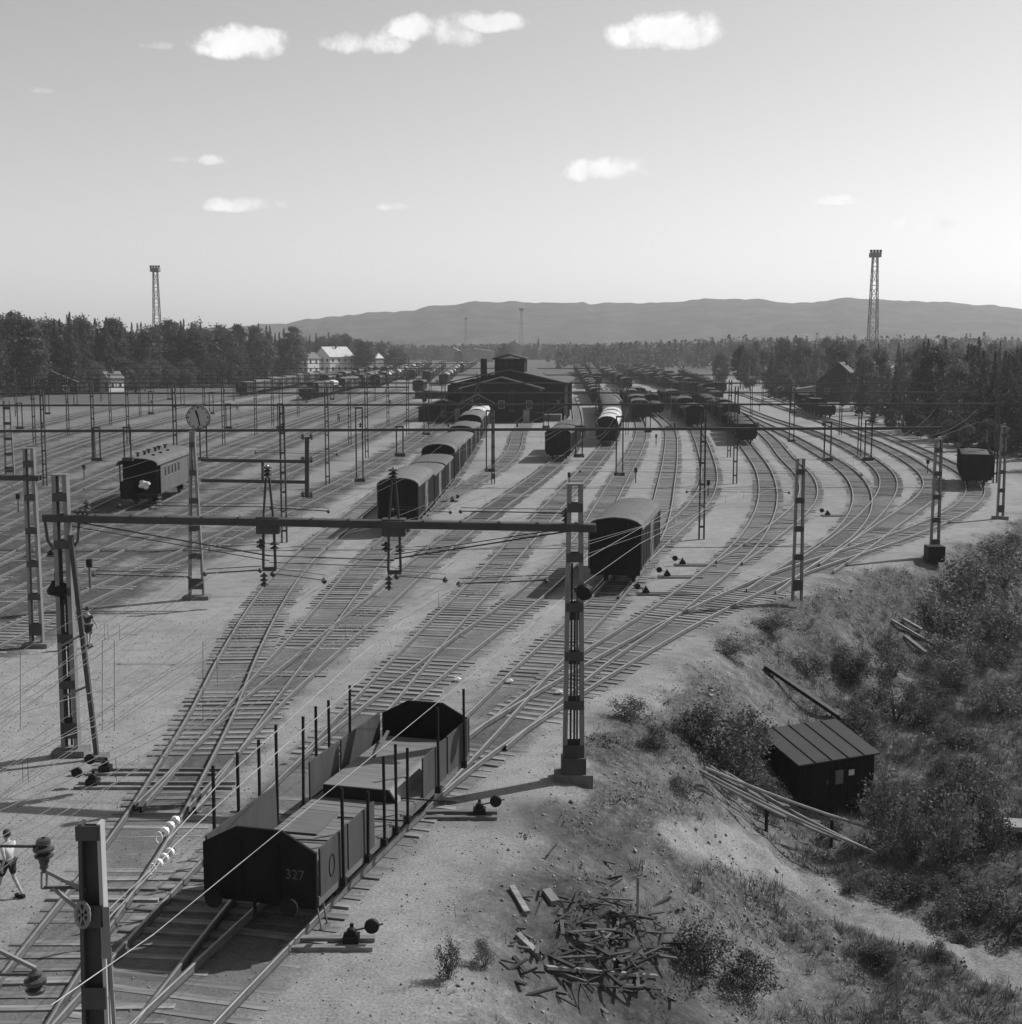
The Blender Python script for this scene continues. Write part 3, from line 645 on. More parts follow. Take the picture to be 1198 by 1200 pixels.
far_row(815, 463, 752, 443, ['high', 'coal', 'ore', 'van_dark', 'ore'], 'dark wagon packed in the rows between the fan and the shed', 'packed dark wagons')
far_row(795, 459, 735, 441, ['van_dark', 'high', 'ore', 'coal'], 'dark wagon packed in the middle rows between the fan and the shed', 'packed dark wagons in the middle')
far_row(840, 472, 775, 446, ['coal', 'ore', 'ore', 'high', 'van_dark'], 'dark wagon packed in the rows nearest the fan', 'packed dark wagons nearest the fan')
far_row(735, 458, 706, 440, ['van_dark', 'pale', 'ore', 'van_dark'], 'far dark wagon in the row behind the white-roofed wagons', 'wagons behind the white-roofed row')
far_row(690, 456, 676, 436, ['van_dark', 'van_dark', 'coal', 'ore'], 'far dark wagon just right of the goods shed', 'wagons just right of the shed')
far_row(700, 475, 690, 458, ['van_dark', 'coal'], 'dark wagon in the short row left of the white-roofed ones', 'short dark row beside the shed')
far_row(845, 462, 800, 442, ['ore', 'coal', 'ore'], 'far dark wagon at the right end of the packed rows', 'right end of the packed rows')
far_row(380, 456, 440, 438, ['van', 'van_dark', 'van_mid', 'coal', 'pale'], 'hazy distant wagon below the white houses', 'distant wagons below the white houses')
far_row(440, 455, 482, 438, ['van_mid', 'van', 'van_dark', 'van_white', 'coal'], 'hazy distant wagon left of the goods shed', 'distant wagons further left of the shed')
for k, (x0, y0, x1, y1, ks) in enumerate([(500, 449, 520, 432, ['van', 'van_dark', 'pale', 'van_mid']), (520, 452, 540, 433, ['van_dark', 'coal', 'van', 'van_white']), (482, 445, 503, 430, ['van', 'pale', 'van_dark', 'coal']), (468, 441, 492, 429, ['van_mid', 'van', 'van_dark']), (450, 440, 478, 428, ['van_dark', 'van_flat', 'pale']), (540, 437, 556, 428, ['van', 'van_dark', 'van_flat'])]):
    far_row(x0, y0, x1, y1, ks, 'tiny distant wagon, hazy row %s from the left before the far buildings' % ordw[k], 'hazy distant row number %s' % ordw[k])
# stake wagon in the foreground
def stake_wagon():
    fr = P(343, 1103, .2); s0 = s_near('T1', P(300, 1096, .2)); L, W = 10.6, 2.62
    root = empty('stake_wagon', (0, 0, 0), label='long flat wagon with tall stakes, shade-black gabled ends and side boards in the foreground', cat='railway wagon')
    running_gear(root, L, W); zf = 1.14; ze, zp = 2.1, 2.52
    TR['T1'].setdefault('len', None) 
    # find s0 so that the front end lies at ground distance 27.6
    p = TR['T1']['path']; path_at('T1', 0); s0 = float(np.interp(27.85, p[:60, 1], TR['T1']['len'][:60]))
    set_on(root, 'T1', s0, L)
    d = MB(); nb = 44
    for k in range(nb):
        d.box((0, -L / 2 + .12 + (k + .5) * (L - .24) / nb, zf + .02 + random.uniform(-.006, .006)), (W - .06, (L - .24) / nb - .012, .07))
    d.build('deck', M['deck_pale'], root)
    e = [(-W / 2, zf - .25), (-W / 2, ze), (-W * .2, zp), (W * .2, zp), (W / 2, ze), (W / 2, zf - .25)]
    for y in (-L / 2 - .03, L / 2 + .03):
        b = MB(); b.prism(e, y - .035, y + .035); b.build('end_wall', M['wagon_dark'], root, label='shade-black gabled end board')  # shade of the unlit end put into the paint
    for sy in (-1, 1):
        for x in (-.45, .45): b = MB(); b.box((x, sy * (L / 2 + .1), (zf + ze) / 2), (.1, .06, ze - zf + .3)); b.build('end_post', M['wagon_dark'], root)
    def panel(sx, f0, f1, lean=0, z1=ze):
        y0, y1 = -L / 2 + L * f0, -L / 2 + L * f1; b = MB(); m = Matrix.Rotation(lean, 3, 'Y')
        b.box((sx * (W / 2 + .02) + math.sin(lean) * .45, (y0 + y1) / 2, (zf + z1) / 2 + .02), (.045, y1 - y0 - .03, z1 - zf + .1), m); 
        b.build('side_board', M['board_dark'], root)
    panel(1, .005, .145); panel(1, .15, .30); panel(1, .62, .80); panel(1, .81, .985)
    panel(-1, .01, .2); panel(-1, .2, .34, -.03); panel(-1, .52, .70); panel(-1, .71, .985)
    def stake(sx, f, top=3.25, tilt=0):
        y = -L / 2 + L * f; b = MB(); b.bar((sx * (W / 2 + .1), y, .92), (sx * (W / 2 + .1) + random.uniform(-.03, .03), y + tilt, top), .06, .05)
        b.box((sx * (W / 2 + .09), y, 1.02), (.14, .14, .18)); b.build('stake', M['black'], root)
    for f, tp in ((.11, 3.15), (.245, 2.6), (.345, 3.1), (.42, 3.15), (.495, 2.85), (.72, 3.25), (.93, 3.2)): stake(1, f, tp, random.uniform(-.08, .05))
    for f, tp in ((.06, 3.55), (.17, 3.5), (.27, 3.5), (.36, 3.6), (.50, 3.4), (.58, 3.45), (.66, 3.4), (.79, 3.45)): stake(-1, f, tp, random.uniform(-.04, .04))
    b = MB(); 
    for sx in (-1, 1): b.box((sx * (W / 2 - .02), 0, zf - .1), (.1, L, .2))
    b.build('sole_bar', M['wagon_side'], root)
    st = MB(); st.bar((W / 2 - .05, -L / 2 + .35, .95), (W / 2 + .05, -L / 2 + .35, .4), .03); st.bar((W / 2 - .05, -L / 2 + .05, .95), (W / 2 + .05, -L / 2 + .05, .4), .03); st.bar((W / 2 + .05, -L / 2 + .02, .4), (W / 2 + .05, -L / 2 + .4, .4), .12, .03); st.build('step', M['wagon_side'], root)
    # faint number on the end board
    cu = bpy.data.curves.new('number', 'FONT'); cu.body = '327'; cu.size = .3; cu.extrude = .004; tmp = bpy.data.objects.new('tmp', cu); sc.collection.objects.link(tmp)
    bpy.context.view_layer.update(); me = bpy.data.meshes.new_from_object(tmp.evaluated_get(bpy.context.evaluated_depsgraph_get())); bpy.data.objects.remove(tmp)
    me.materials.clear(); me.materials.append(M['wagon_side']); o = link('painted_number', me, root); o.location = (.6, -L / 2 - .072, 1.5); o.rotation_euler = (PI / 2, 0, 0)
    c = MB(); 
    for k in range(24): a0, a1 = 2 * PI * k / 24, 2 * PI * (k + 1) / 24; c.bar((W / 2 + .05, -L / 2 + .65 + .14 * math.cos(a0), 1.6 + .24 * math.sin(a0)), (W / 2 + .05, -L / 2 + .65 + .14 * math.cos(a1), 1.6 + .24 * math.sin(a1)), .02, .012)
    c.build('painted_ring', M['black'], root)
    # load: a shallow flat-topped box at the far end and a loose board
    ang = root.rotation_euler.z; mt = Matrix.Translation(root.location) @ Matrix.Rotation(ang, 4, 'Z')
    q = empty('load_tray', mt @ Vector((-.1, L * .26, zf + .06)), ang, label='shallow flat-topped wooden tray lying at the far end of the stake wagon', cat='wooden tray')
    b = MB(); w0, w1, l0 = .98, .80, 2.25
    vs = [(-w0, -l0, 0), (w0, -l0, 0), (w0, l0, 0), (-w0, l0, 0), (-w0, -l0, .30), (w1, -l0, .30), (w1, l0, .30), (-w0, l0, .30)]
    b.add(vs, [(0, 3, 2, 1), (0, 1, 5, 4), (1, 2, 6, 5), (2, 3, 7, 6), (3, 0, 4, 7)]); b.build('tray_frame', M['wagon_dark'], q)
    b = MB(); b.box((-.1, 0, .315), (w0 + w1 - .02, 2 * l0 - .02, .03)); b.build('tray_top', M['deck_pale'], q)
    b = MB(); b.add([(w1 + .03, -l0, .33), (w1 + .03, l0, .33), (w0 + .06, l0, .0), (w0 + .06, -l0, .0), (w1 - .02, -l0, .33), (w1 - .02, l0, .33), (w0 + .01, l0, 0), (w0 + .01, -l0, 0)], [(0, 3, 2, 1), (4, 5, 6, 7), (0, 1, 5, 4), (0, 4, 7, 3), (1, 2, 6, 5), (2, 3, 7, 6)]); b.build('sunlit_edge_board', M['plank'], q)  # pale board puts sunlight into the right side of the tray
    b = MB(); b.bar((-.55, l0 * .1, .36), (-.75, l0 * .8, .6), .08, .05); b.build('loose_lath', M['deck'], q)
    lb = MB(); lb.box((0, 0, 0), (.8, 1.5, .04)); o = lb.build('loose_board', M['deck'], None, label='loose plank sheet lying on the bare deck near the left boards of the stake wagon', cat='board'); o.matrix_world = mt @ Matrix.Translation((-.55, -1.4, zf + .085)) @ Matrix.Rotation(.05, 4, 'Z')
    for k in range(3):
        wq = MB(); a = Vector((-.6 + .5 * k, -2.6 + 1.7 * k, zf + .09)); wq.bar(a, a + Vector((1.7, .25 - .1 * k, .02)), .035, .03); o = wq.build('lashing_rope', M['black'], None, label=['dark rope crossing the bare deck close to the near end of the stake wagon', 'dark rope crossing the bare deck mid-wagon', 'dark rope crossing the bare deck before the tray'][k], cat='rope'); o.matrix_world = mt
    return root, L
stake_wagon()

# passenger coach
def coach():
    L, W = 12.5, 2.9
    root = empty('passenger_coach', (0, 0, 0), label='dark passenger coach with five small windows and a row of roof ventilators', cat='railway carriage')
    running_gear(root, L, W, (-L * .33, L * .33)); zf, z1 = 1.15, 3.45
    b = MB(); ws = [-3.7 + 1.15 * k for k in range(5)]
    body = MB(); sx = 1
    for sx in (-1, 1):
        b = MB(); x = sx * (W / 2 - .03); b.box((x, .5, (zf + 2.35) / 2), (.06, L - 1.1, 2.35 - zf)); b.box((x, .5, (3.1 + z1) / 2), (.06, L - 1.1, z1 - 3.1))
        edges = [-L / 2 + 1.05]
        for w in ws: edges += [w - .33, w + .33]
        edges += [L / 2]
        for a, c in zip(edges[0::2], edges[1::2]): b.box((x, (a + c) / 2, 2.725), (.06, c - a, .75))
        w_ = b.build('side_wall', M['wagon_side'] if sx > 0 else M['wagon_mid'], root)  # sun-side wall paler than the other, sunlight put into the colour
        for w in ws:
            f = MB(); 
            for dy in (-.33, .33): f.box((x + sx * .03, w + dy, 2.725), (.03, .06, .8))
            for dz in (-.385, .385): f.box((x + sx * .03, w, 2.725 + dz), (.03, .66, .06))
            fo = f.build('window', M['plank'], root); g = MB(); g.box((x - sx * .01, w, 2.725), (.02, .66, .75)); g.build('pane', M['window'], fo)
        d = MB(); d.box((x + sx * .02, 4.7, 2.2), (.04, .75, 1.95)); d.build('door', M['wagon_mid'], root)
    for y, nm in ((-L / 2 + 1.05, 'vestibule_wall'), (L / 2, 'end_wall')):
        e = MB(); e.prism([(-W / 2, zf)] + [(a * .95, c - .04) for a, c in arch(W, z1, .5)] + [(W / 2, zf)], y - .04, y + .04); e.build(nm, M['wagon_dark'], root)
    p = MB(); p.box((0, -L / 2 + .5, 1.12), (W, 1.1, .08)); 
    for a in (-W / 2 + .05, W / 2 - .05, -.45, .45): p.box((a, -L / 2 + .03, 1.7), (.06, .05, 1.1))
    for a in (-W / 2 + .05, W / 2 - .05): p.box((a, -L / 2 + .03, 2.4), (.08, .08, 2.1))
    p.box((-.95, -L / 2 + .03, 1.7), (.95, .03, 1.0)); p.box((.95, -L / 2 + .03, 1.7), (.95, .03, 1.0)); p.build('end_platform', M['wagon_dark'], root)
    st = MB()
    for k in range(3): st.box((W / 2 - .1, -L / 2 + .45, .35 + .28 * k), (.35, .7, .04))
    st.bar((W / 2 + .05, -L / 2 + .1, .3), (W / 2 + .05, -L / 2 + .1, 1.2), .04); st.bar((W / 2 + .05, -L / 2 + .8, .3), (W / 2 + .05, -L / 2 + .8, 1.2), .04); st.build('steps', M['wagon_side'], root)
    r = MB(); A = arch(W, z1, .55, 12, .14); r.prism(A + [(x * .97, z - .06) for x, z in A][::-1], -L / 2 - .35, L / 2 + .25); r.build('roof', M['roof'], root)
    for k in range(6):
        v = MB(); v.tube((-.35 + .1 * (k % 2), -L / 2 + 1.4 + k * 1.7, z1 + .45), (-.35 + .1 * (k % 2), -L / 2 + 1.4 + k * 1.7, z1 + .78), .1, 8); v.tube((-.35 + .1 * (k % 2), -L / 2 + 1.4 + k * 1.7, z1 + .78), (-.35 + .1 * (k % 2), -L / 2 + 1.4 + k * 1.7, z1 + .86), .2, 8); v.build('roof_ventilator', M['black'], root)
    for k in range(3):
        v = MB(); v.box((.55, -L / 2 + 2.6 + k * 2.4, z1 + .48), (.22, .22, .3)); v.build('lamp_top', M['black'], root)
    bsk = MB(); bsk.box((W / 2 + .12, 5.6, 2.3), (.12, .1, 1.1)); bsk.box((W / 2 + .25, 5.6, 1.85), (.3, .1, .12)); bsk.build('hook_bracket', M['black'], root)
    set_on(root, 'D', s_near('D', P(158, 597)), L)
    mt = Matrix.Translation(root.location) @ Matrix.Rotation(root.rotation_euler.z, 4, 'Z')
    bun = MB(); r = random.Random(3)
    for k in range(7): c = Vector((r.uniform(-.3, .3), r.uniform(-.1, .1), r.uniform(0, .45))); bun.lathe(c, [(0, 0), (.16, .05), (.24, .2), (.15, .34), (0, .38)], 7)
    o = bun.build('linen_bundle', M['white'], None, smooth=True, label='bright white crumpled bundle hanging on the end rail of the passenger coach', cat='cloth bundle'); o.matrix_world = mt @ Matrix.Translation((.55, -L / 2 - .22, 1.55))
coach()

# ------------------------------------------------------------------ masts, portals
def lattice(b, base, h, w0, w1, dep=.16, seg=None, thick=.08):
    """two channels with battens: returns nothing, adds to MBs given"""
def mast(parent, x, y, h, w=.42, dep=.2, z0=0, top_w=None, footing=True, far=False, nm='mast', th=None):
    top_w = top_w or w * .8; th = th or .09
    m = empty(nm, (x, y, z0)); 
    if parent is not None: m.parent = parent; m.location = (x - parent.location.x, y - parent.location.y, z0)
    if far:
        b = MB()
        for s in (-1, 1): b.bar((s * w / 2, 0, 0), (s * top_w / 2, 0, h), th, dep, up=(0, 1, 0))
        k = max(3, int(h / 1.2))
        for i in range(k): t = (i + .6) / k; ww = w + (top_w - w) * t; b.box((0, 0, t * h), (ww, dep * 1.05, .12))
        bpy.data.objects.remove(m)
        o = b.build(nm, M['beam'], parent); o.location = (x - (parent.location.x if parent else 0), y - (parent.location.y if parent else 0), z0); return o
    for s in (-1, 1):
        b = MB(); b.bar((s * w / 2, 0, 0), (s * top_w / 2, 0, h), .03, dep, up=(0, 1, 0)); 
        b.bar((s * (w / 2 - .05), -dep / 2, 0), (s * (top_w / 2 - .05), -dep / 2, h), th, .02, up=(0, 1, 0)); b.bar((s * (w / 2 - .05), dep / 2, 0), (s * (top_w / 2 - .05), dep / 2, h), th, .02, up=(0, 1, 0))
        b.build('leg', M['steel'], m)
    k = max(5, int(h / 1.25))
    for i in range(k):
        t = (i + .55) / k; ww = w + (top_w - w) * t
        for sy in (-1, 1):
            b = MB(); b.box((0, sy * (dep / 2 + .014), t * h), (ww, .014, .26 if i else .5)); b.build('batten_plate', M['dsteel'], m)
    c = MB(); c.box((0, 0, h + .02), (top_w + .06, dep + .06, .04)); c.build('cap', M['steel'], m)
    if footing:
        f = MB(); f.box((0, 0, -.05), (w + .5, .75, .5)); f.build('footing', M['concrete'], m)
    return m
def insulator(parent, p, axis=(0, 0, 1), n=3, r=.11, pitch=.13, mt='porcelain', nm='insulator'):
    b = MB(); prof = [(.03, 0)]
    for k in range(n): z = .04 + k * pitch; prof += [(.04, z), (r, z + .02), (r * .9, z + .06), (.045, z + .1)]
    prof += [(.03, .05 + n * pitch), (0, .06 + n * pitch)]; b.lathe((0, 0, 0), prof, 10, axis); o = b.build(nm, M[mt], parent, smooth=False); o.location = p; return o
def hanger(parent, x, y, ztop, zbot, w=.28, far=False, beam_z=7.3):
    """twin-post drop frame hung on the beam"""
    ox, oy = (parent.location.x, parent.location.y)
    if far:
        b = MB()
        for s in (-1, 1): b.bar((s * w / 2, 0, zbot), (s * w / 2, 0, ztop), .08)
        b.box((0, 0, zbot), (w + .25, .3, .22)); b.box((0, 0, ztop), (w + .1, .1, .1)); o = b.build('drop_post', M['beam'], parent); o.location = (x - ox, y - oy, 0); return o
    e = empty('drop_post', (x - ox, y - oy, 0)); e.parent = parent
    for s in (-1, 1):
        b = MB(); b.bar((s * w * .65, 0, zbot + .2), (s * w * .55, 0, beam_z), .07, .1); b.bar((s * w * .55, 0, beam_z), (s * .05, 0, ztop), .06, .08); b.build('strut', M['dsteel'], e)
    for zc_, dm in ((zbot + .2, (w + .12, .12, .12)), (beam_z - .1, (w + .4, .45, .5)), (zbot + 1.4, (w + .1, .1, .1))): b = MB(); b.box((0, 0, zc_), dm); b.build('clamp', M['dsteel'], e)
    insulator(e, (0, 0, ztop), n=3, r=.17, pitch=.11); insulator(e, (-w * .6, 0, zbot - .35), n=3, r=.13, pitch=.13); insulator(e, (w * .6, 0, zbot + .75), n=2, r=.15); insulator(e, (-.25, 0, zbot + .8), n=2, r=.15)
    return e
ZB = 7.15
def beam_obj(parent, a, b, h=.21, w=.36, far=False):
    o = parent.location; a = Vector(a) - o; b = Vector(b) - o; m = MB()
    if far: m.bar(a, b, w * .8, h * .8); m.build('beam', M['beam'], parent); return
    for s in (-1, 1): m.bar(a + Vector((0, s * w / 2, 0)), b + Vector((0, s * w / 2, 0)), .1, h)
    m.bar(a + Vector((0, 0, h / 2)), b + Vector((0, 0, h / 2)), w * .9, .012)
    n = int((b - a).length / 1.1)
    for k in range(n): p = a.lerp(b, (k + .5) / n); m.box(p + Vector((0, 0, h / 2 + .02)), (.07, w, .03))
    m.build('beam', M['beam'], parent)

# portal 1 (nearest)
mA, mB = P(84, 884), P(672, 912); hA, hB = 8.55, 8.75
port = empty('catenary_portal', (mA.x, mA.y, 0), label='nearest overhead-line portal across the foreground, leaning strut on its left mast, lamp on each mast', cat='catenary portal', group='overhead-line portals')
zA = R(82, 607, mA.y).z; zB = R(684, 618, mB.y).z
m1 = mast(port, mA.x, mA.y, R(82, 557, mA.y).z, w=.5, top_w=.42, dep=.3, th=.13); m2 = mast(port, mB.x, mB.y, R(684, 568, mB.y).z, w=.62, top_w=.42, dep=.3, th=.13)
for mm, hh in ((m1, 6.6), (m2, 6.4)):
    for dx, z0_, z1_ in ((-.09, .6, hh), (.02, .3, hh - 1.6), (.1, 1.2, hh - .8)):
        b = MB(); b.tube((dx, .02, z0_), (dx * .8, .02, z1_), .035, 6); b.build('conduit', M['dsteel'] if dx < .05 else M['steel'], mm)
    for z_ in (1.0, 2.3, 3.6, 4.9): b = MB(); b.box((0, .05, z_), (.42, .05, .35)); b.build('fixing_plate', M['dsteel'], mm)
f = MB(); f.box((mB.x - mA.x, mB.y - mA.y, .3), (.72, .6, .75)); f.build('base_housing', M['dsteel'], port)
pa = Vector((mA.x, mA.y, zA)); pb = Vector((mB.x, mB.y, zB)); dd = (pb - pa).normalized(); beam_obj(port, pa - dd * .55, pb + dd * .6)
st = MB(); st.bar((.27, -.1, 6.9), (.95, -.5, 0), .13, .16); st.build('leaning_strut', M['dsteel'], port)
f = MB(); f.box((.98, -.52, 0), (.6, .5, .3)); f.build('strut_footing', M['concrete'], port)
for z, y2 in ((3.8, 1), (2.2, 1)):
    b = MB(); t = (6.2 - z) / 6.2; b.bar((-.1, -.25, z - .3), (.45 + .5 * t, -.1 - .4 * t, z + .1), .07); b.build('strut_tie', M['steel'], port)
for s in (-1, 1):
    b = MB(); pts = [(s * .52, 0, zA - .1), (s * .46, 0, zA - .7), (s * .25, 0, zA - 1.0)]
    for a, c in zip(pts[:-1], pts[1:]): b.bar(a, c, .07)
    b.build('knee_brace', M['dsteel'], port)
def lampshade(parent, x, y, z, r=.3, nm='lamp', arm=None):
    e = empty(nm, (x, y, z)); e.parent = parent
    b = MB(); b.lathe((0, 0, 0), [(0, .32), (.1, .3), (.14, .2), (r, .02), (r, -.04), (r * .8, -.12), (0, -.16)], 16, (-.25, -.6, .35) if False else (0, 0, 1)); b.build('lamp_shade', M['black'], e, smooth=True)
    if arm:
        b = MB(); b.tube((0, 0, .25), (0, 0, .55), .025, 6); b.tube((0, 0, .55), (arm, 0, .55), .025, 6); b.build('lamp_arm', M['dsteel'], e)
    return e
lp = R(65, 690, mA.y); e = lampshade(port, lp.x - mA.x, lp.y - mA.y, lp.z - .05, .26, arm=.42)
b = MB(); b.lathe((0, 0, 0), [(0, -.3), (.2, -.25), (.27, -.05), (.22, .12), (.1, .25), (0, .28)], 16, (.5, -.8, .1)); o = b.build('lamp_housing', M['black'], e, smooth=True); o.location = (.2, 0, .0)
lp = R(683, 690, mB.y); e = empty('lamp', (lp.x - mA.x, lp.y - .4 - mA.y, lp.z)); e.parent = port
b = MB(); b.lathe((0, 0, 0), [(0, 0), (.2, 0), (.24, .03), (.24, .2), (.14, .3), (0, .32)], 24, (.15, -1, .05)); b.build('lamp_housing', M['black'], e)
b = MB(); b.box((0, .1, .05), (.55, .2, .12)); b.build('lamp_bracket', M['dsteel'], e)
hang1 = []
for px, yt, yb in ((315, 560, 686), (462, 563, 690)):
    t = (px - 82) / (684 - 82.0); y = pa.y + (pb.y - pa.y) * (t * .98); hx = R(px, 620, y).x; zb = R(px, yb, y).z; zt = R(px, yt, y).z
    hanger(port, hx, y, zt, zb + .3, beam_z=zA + (zB - zA) * t); hang1.append((hx, y, zb + .9))
insulator(port, Vector((R(663, 600, mB.y).x - mA.x, mB.y - mA.y, zB + .12)), n=3, r=.12); insulator(port, Vector((R(102, 600, mA.y).x - mA.x, 0, zA + .12)), n=3, r=.12)
for k in range(3): insulator(port, Vector((R(90 + 6 * k, 600, mA.y).x - mA.x, -.2, zA + .2)), axis=(1, 0, .2), n=1, r=.09, mt='porcelain')
# left half portal
mC = P(44, 758); port2 = empty('catenary_portal', (mC.x, mC.y, 0), label='overhead-line portal at the left edge, only its right mast and beam end in view', cat='catenary portal', group='overhead-line portals')
zC = R(42, 560, mC.y).z; mast(port2, mC.x, mC.y, R(42, 526, mC.y).z, w=.55, top_w=.42, dep=.28, th=.11); mast(port2, mC.x - 22, mC.y + 2, 8.5, w=.55, far=True)
beam_obj(port2, Vector((mC.x - 22.5, mC.y + 2, zC + .1)), Vector((mC.x + .45, mC.y - .05, zC)))
# clock mast with its bracket
cM = P(231, 702); ck = empty('clock_mast', (cM.x, cM.y, 0), label='lattice mast with a round two-faced clock on top and a bracket carrying six insulators', cat='clock mast')
ztop = R(233, 506, cM.y).z; m = mast(ck, cM.x, cM.y, ztop, w=.8, top_w=.22, dep=.25, th=.11)
cc = R(233, 489, cM.y); rr = 13.5 / F * cM.y * 1.03
cr = empty('clock', (cc.x - cM.x, 0, cc.z)); cr.parent = ck; cr.rotation_euler = (0, 0, 0)
b = MB(); b.lathe((0, -.16, 0), [(rr * .93, 0), (rr, .01), (rr, .31), (rr * .93, .32)], 40, (0, 1, 0)); b.build('clock_case', M['dsteel'], cr, smooth=False)
for s in (-1, 1):
    fm = MB(); fm.lathe((0, s * .15, 0), [(0, 0), (rr * .94, 0)], 40, (0, 1, 0)); fm.build('clock_face', M['face'], cr)
    mk = MB()
    for k in range(12):
        a = k * PI / 6; mk.bar((math.sin(a) * rr * .76, s * .157, math.cos(a) * rr * .76), (math.sin(a) * rr * .88, s * .157, math.cos(a) * rr * .88), .05 if k % 3 else .08, .01, up=(0, 1, 0))
    mk.build('hour_marks', M['black'], cr)
    hd = MB(); a = math.radians(344) * 1; hd.bar((0, s * .165, 0), (math.sin(a) * rr * .62 * (1 if s < 0 else -1), s * .165, math.cos(a) * rr * .62), .09, .01, up=(0, 1, 0)); hd.build('hour_hand', M['black'], cr)
    hd = MB(); a = math.radians(168); hd.bar((0, s * .17, 0), (math.sin(a) * rr * .72 * (1 if s < 0 else -1), s * .17, math.cos(a) * rr * .72), .06, .01, up=(0, 1, 0)); hd.build('minute_hand', M['black'], cr)
for py in (539, 563):
    a = R(236, py, cM.y); b2 = R(362, py + 2, cM.y); b = MB(); b.bar(a - Vector((cM.x, cM.y, 0)), b2 - Vector((cM.x, cM.y, 0)), .14, .16); b.build('bracket_arm', M['beam'], ck)
a, c = R(308, 539, cM.y), R(308, 563, cM.y); b = MB(); b.bar(a - ck.location, c - ck.location, .12); b.build('bracket_stay', M['beam'], ck)
a, c = R(360, 512, cM.y), R(360, 583, cM.y); b = MB(); b.bar(a - ck.location, c - ck.location, .2, .16); b.build('bracket_post', M['beam'], ck)
for py in (513, 540, 581):
    for s in (-1, 1): p = R(360 + 5 * s, py, cM.y) - ck.location; insulator(ck, p - Vector((0, 0, .1)), n=2, r=.13)
# guy and lever box at the clock mast foot are small stones

# further portals
def portal(y0, xs_m, xs_h, x_l, x_r, label, y_slope=0.0, tops=8.4, bz=7.2):
    p = empty('catenary_portal', (0, y0, 0), label=label, cat='catenary portal', group='overhead-line portals')
    def yy(x): return y0 + x * y_slope
    for px in xs_m:
        x = R(px, 500, y0).x; yv = yy(x); w = mast(p, x, yv, tops + random.uniform(-.3, .5), w=.32, top_w=.26, dep=.2, far=True)
    for it in xs_h:
        px, zt, zb = it if isinstance(it, tuple) else (it, bz + .2, 5.4); x = R(px, 500, y0).x; hanger(p, x, yy(x), zt, zb, w=.42, far=True, beam_z=bz)
    if x_l is not None:
        xl, xr = R(x_l, 500, y0).x, R(x_r, 500, y0).x; beam_obj(p, (xl, yy(xl), bz), (xr, yy(xr), bz), far=True)
        for k in range(14):
            px = x_l + (x_r - x_l) * (k + .5) / 14 + random.uniform(-8, 8); insulator(p, Vector((R(px, 500, y0).x, yy(R(px, 500, y0).x) - y0, bz + .15)), n=2, r=.12)
    return p
pt2 = portal(87.5, [333, 826], [155, 242, (422, 8.6, 4.0), (469, 7.4, 5.6), (574, 8.4, 4.6), (679, 7.4, 5.5), (727, 8.0, 4.3), (975, 7.6, 5.2), (1024, 7.7, 5.2), (120, 7.4, 5.4)], -160, 1112, 'second overhead-line portal from the front, spanning the whole yard behind the clock', .05)
portal(123, [56, 208, 384, 864, 1175], [(30, 7.4, 5.2), (270, 7.3, 5.2), (330, 7.3, 5.2), (500, 8.4, 4.6), (640, 7.4, 5.2), (760, 8.4, 4.8), (930, 8.6, 3.9), (1060, 8, 5)], -160, 1180, 'third overhead-line portal from the front', .03)
portal(152, [112, 430, 856, 1010], [(60, 7.4, 5), (180, 7.4, 5), (250, 7.3, 5), (520, 8.4, 4.6), (600, 7.4, 5.2), (700, 8.4, 4.8), (930, 8, 5)], -160, 1150, 'fourth overhead-line portal from the front', .02)
portal(190, [80, 300, 478, 735, 985], [(40, 8, 5), (200, 7.4, 5), (390, 7.4, 5), (560, 8, 5), (840, 8, 5), (1060, 8, 5)], -160, 1100, 'fifth overhead-line portal from the front', 0)
portal(172, [40, 150, 262, 410], [(90, 7.6, 5), (215, 7.6, 5), (330, 7.6, 5)], -160, 480, 'overhead-line portal over the left tracks between the fourth and fifth', 0)
portal(212, [130, 240, 320, 455], [(70, 7.6, 5), (180, 7.6, 5), (380, 7.6, 5)], -160, 500, 'overhead-line portal over the left tracks between the fifth and sixth', 0)
portal(238, [20, 165, 350, 505, 700, 880], [(90, 8, 5), (250, 8, 5), (430, 8, 5), (610, 8, 5), (800, 8, 5)], -160, 900, 'sixth overhead-line portal from the front', 0)
portal(300, [120, 275, 440, 520, 800, 893], [(200, 8, 5), (360, 8, 5), (480, 8, 5), (850, 8, 5)], 0, 700, 'seventh overhead-line portal from the front', 0)
portal(370, [90, 230, 330, 465, 690, 870, 905], [], 60, 560, 'eighth overhead-line portal from the front', 0)
portal(450, [150, 380, 480, 745, 915], [], 120, 520, 'ninth overhead-line portal from the front', 0)
def lone_mast(px, yb, yt, label, w=.42, z=None, foot=False):
    g = P(px, yb) if z is None else z; h = R(px, yt, g.y).z - g.z
    e = empty('lattice_mast', g, label=label, cat='lattice mast', group='free-standing lattice masts')
    mast(e, g.x, g.y, h, w=w, top_w=w * .75, dep=.24, footing=foot, nm='mast', th=.1); 
    for c in e.children: c.location = (0, 0, 0)
    return e
lone_mast(934, 704, 538, 'twin-legged mast at the top of the grassy slope, right of centre', w=.52)
lone_mast(1172, 608, 500, 'slender mast at the right edge beyond the outermost curve', w=.5, foot=True)
lone_mast(578, 567, 482, 'slender mast right of the curved row of covered wagons', w=.35)
lone_mast(12, 560, 470, 'splayed mast near the left edge behind the yard', w=.9)
lone_mast(1095, 652, 515, 'mast on a black footing at the slope above the bushes', w=.55, foot=True)
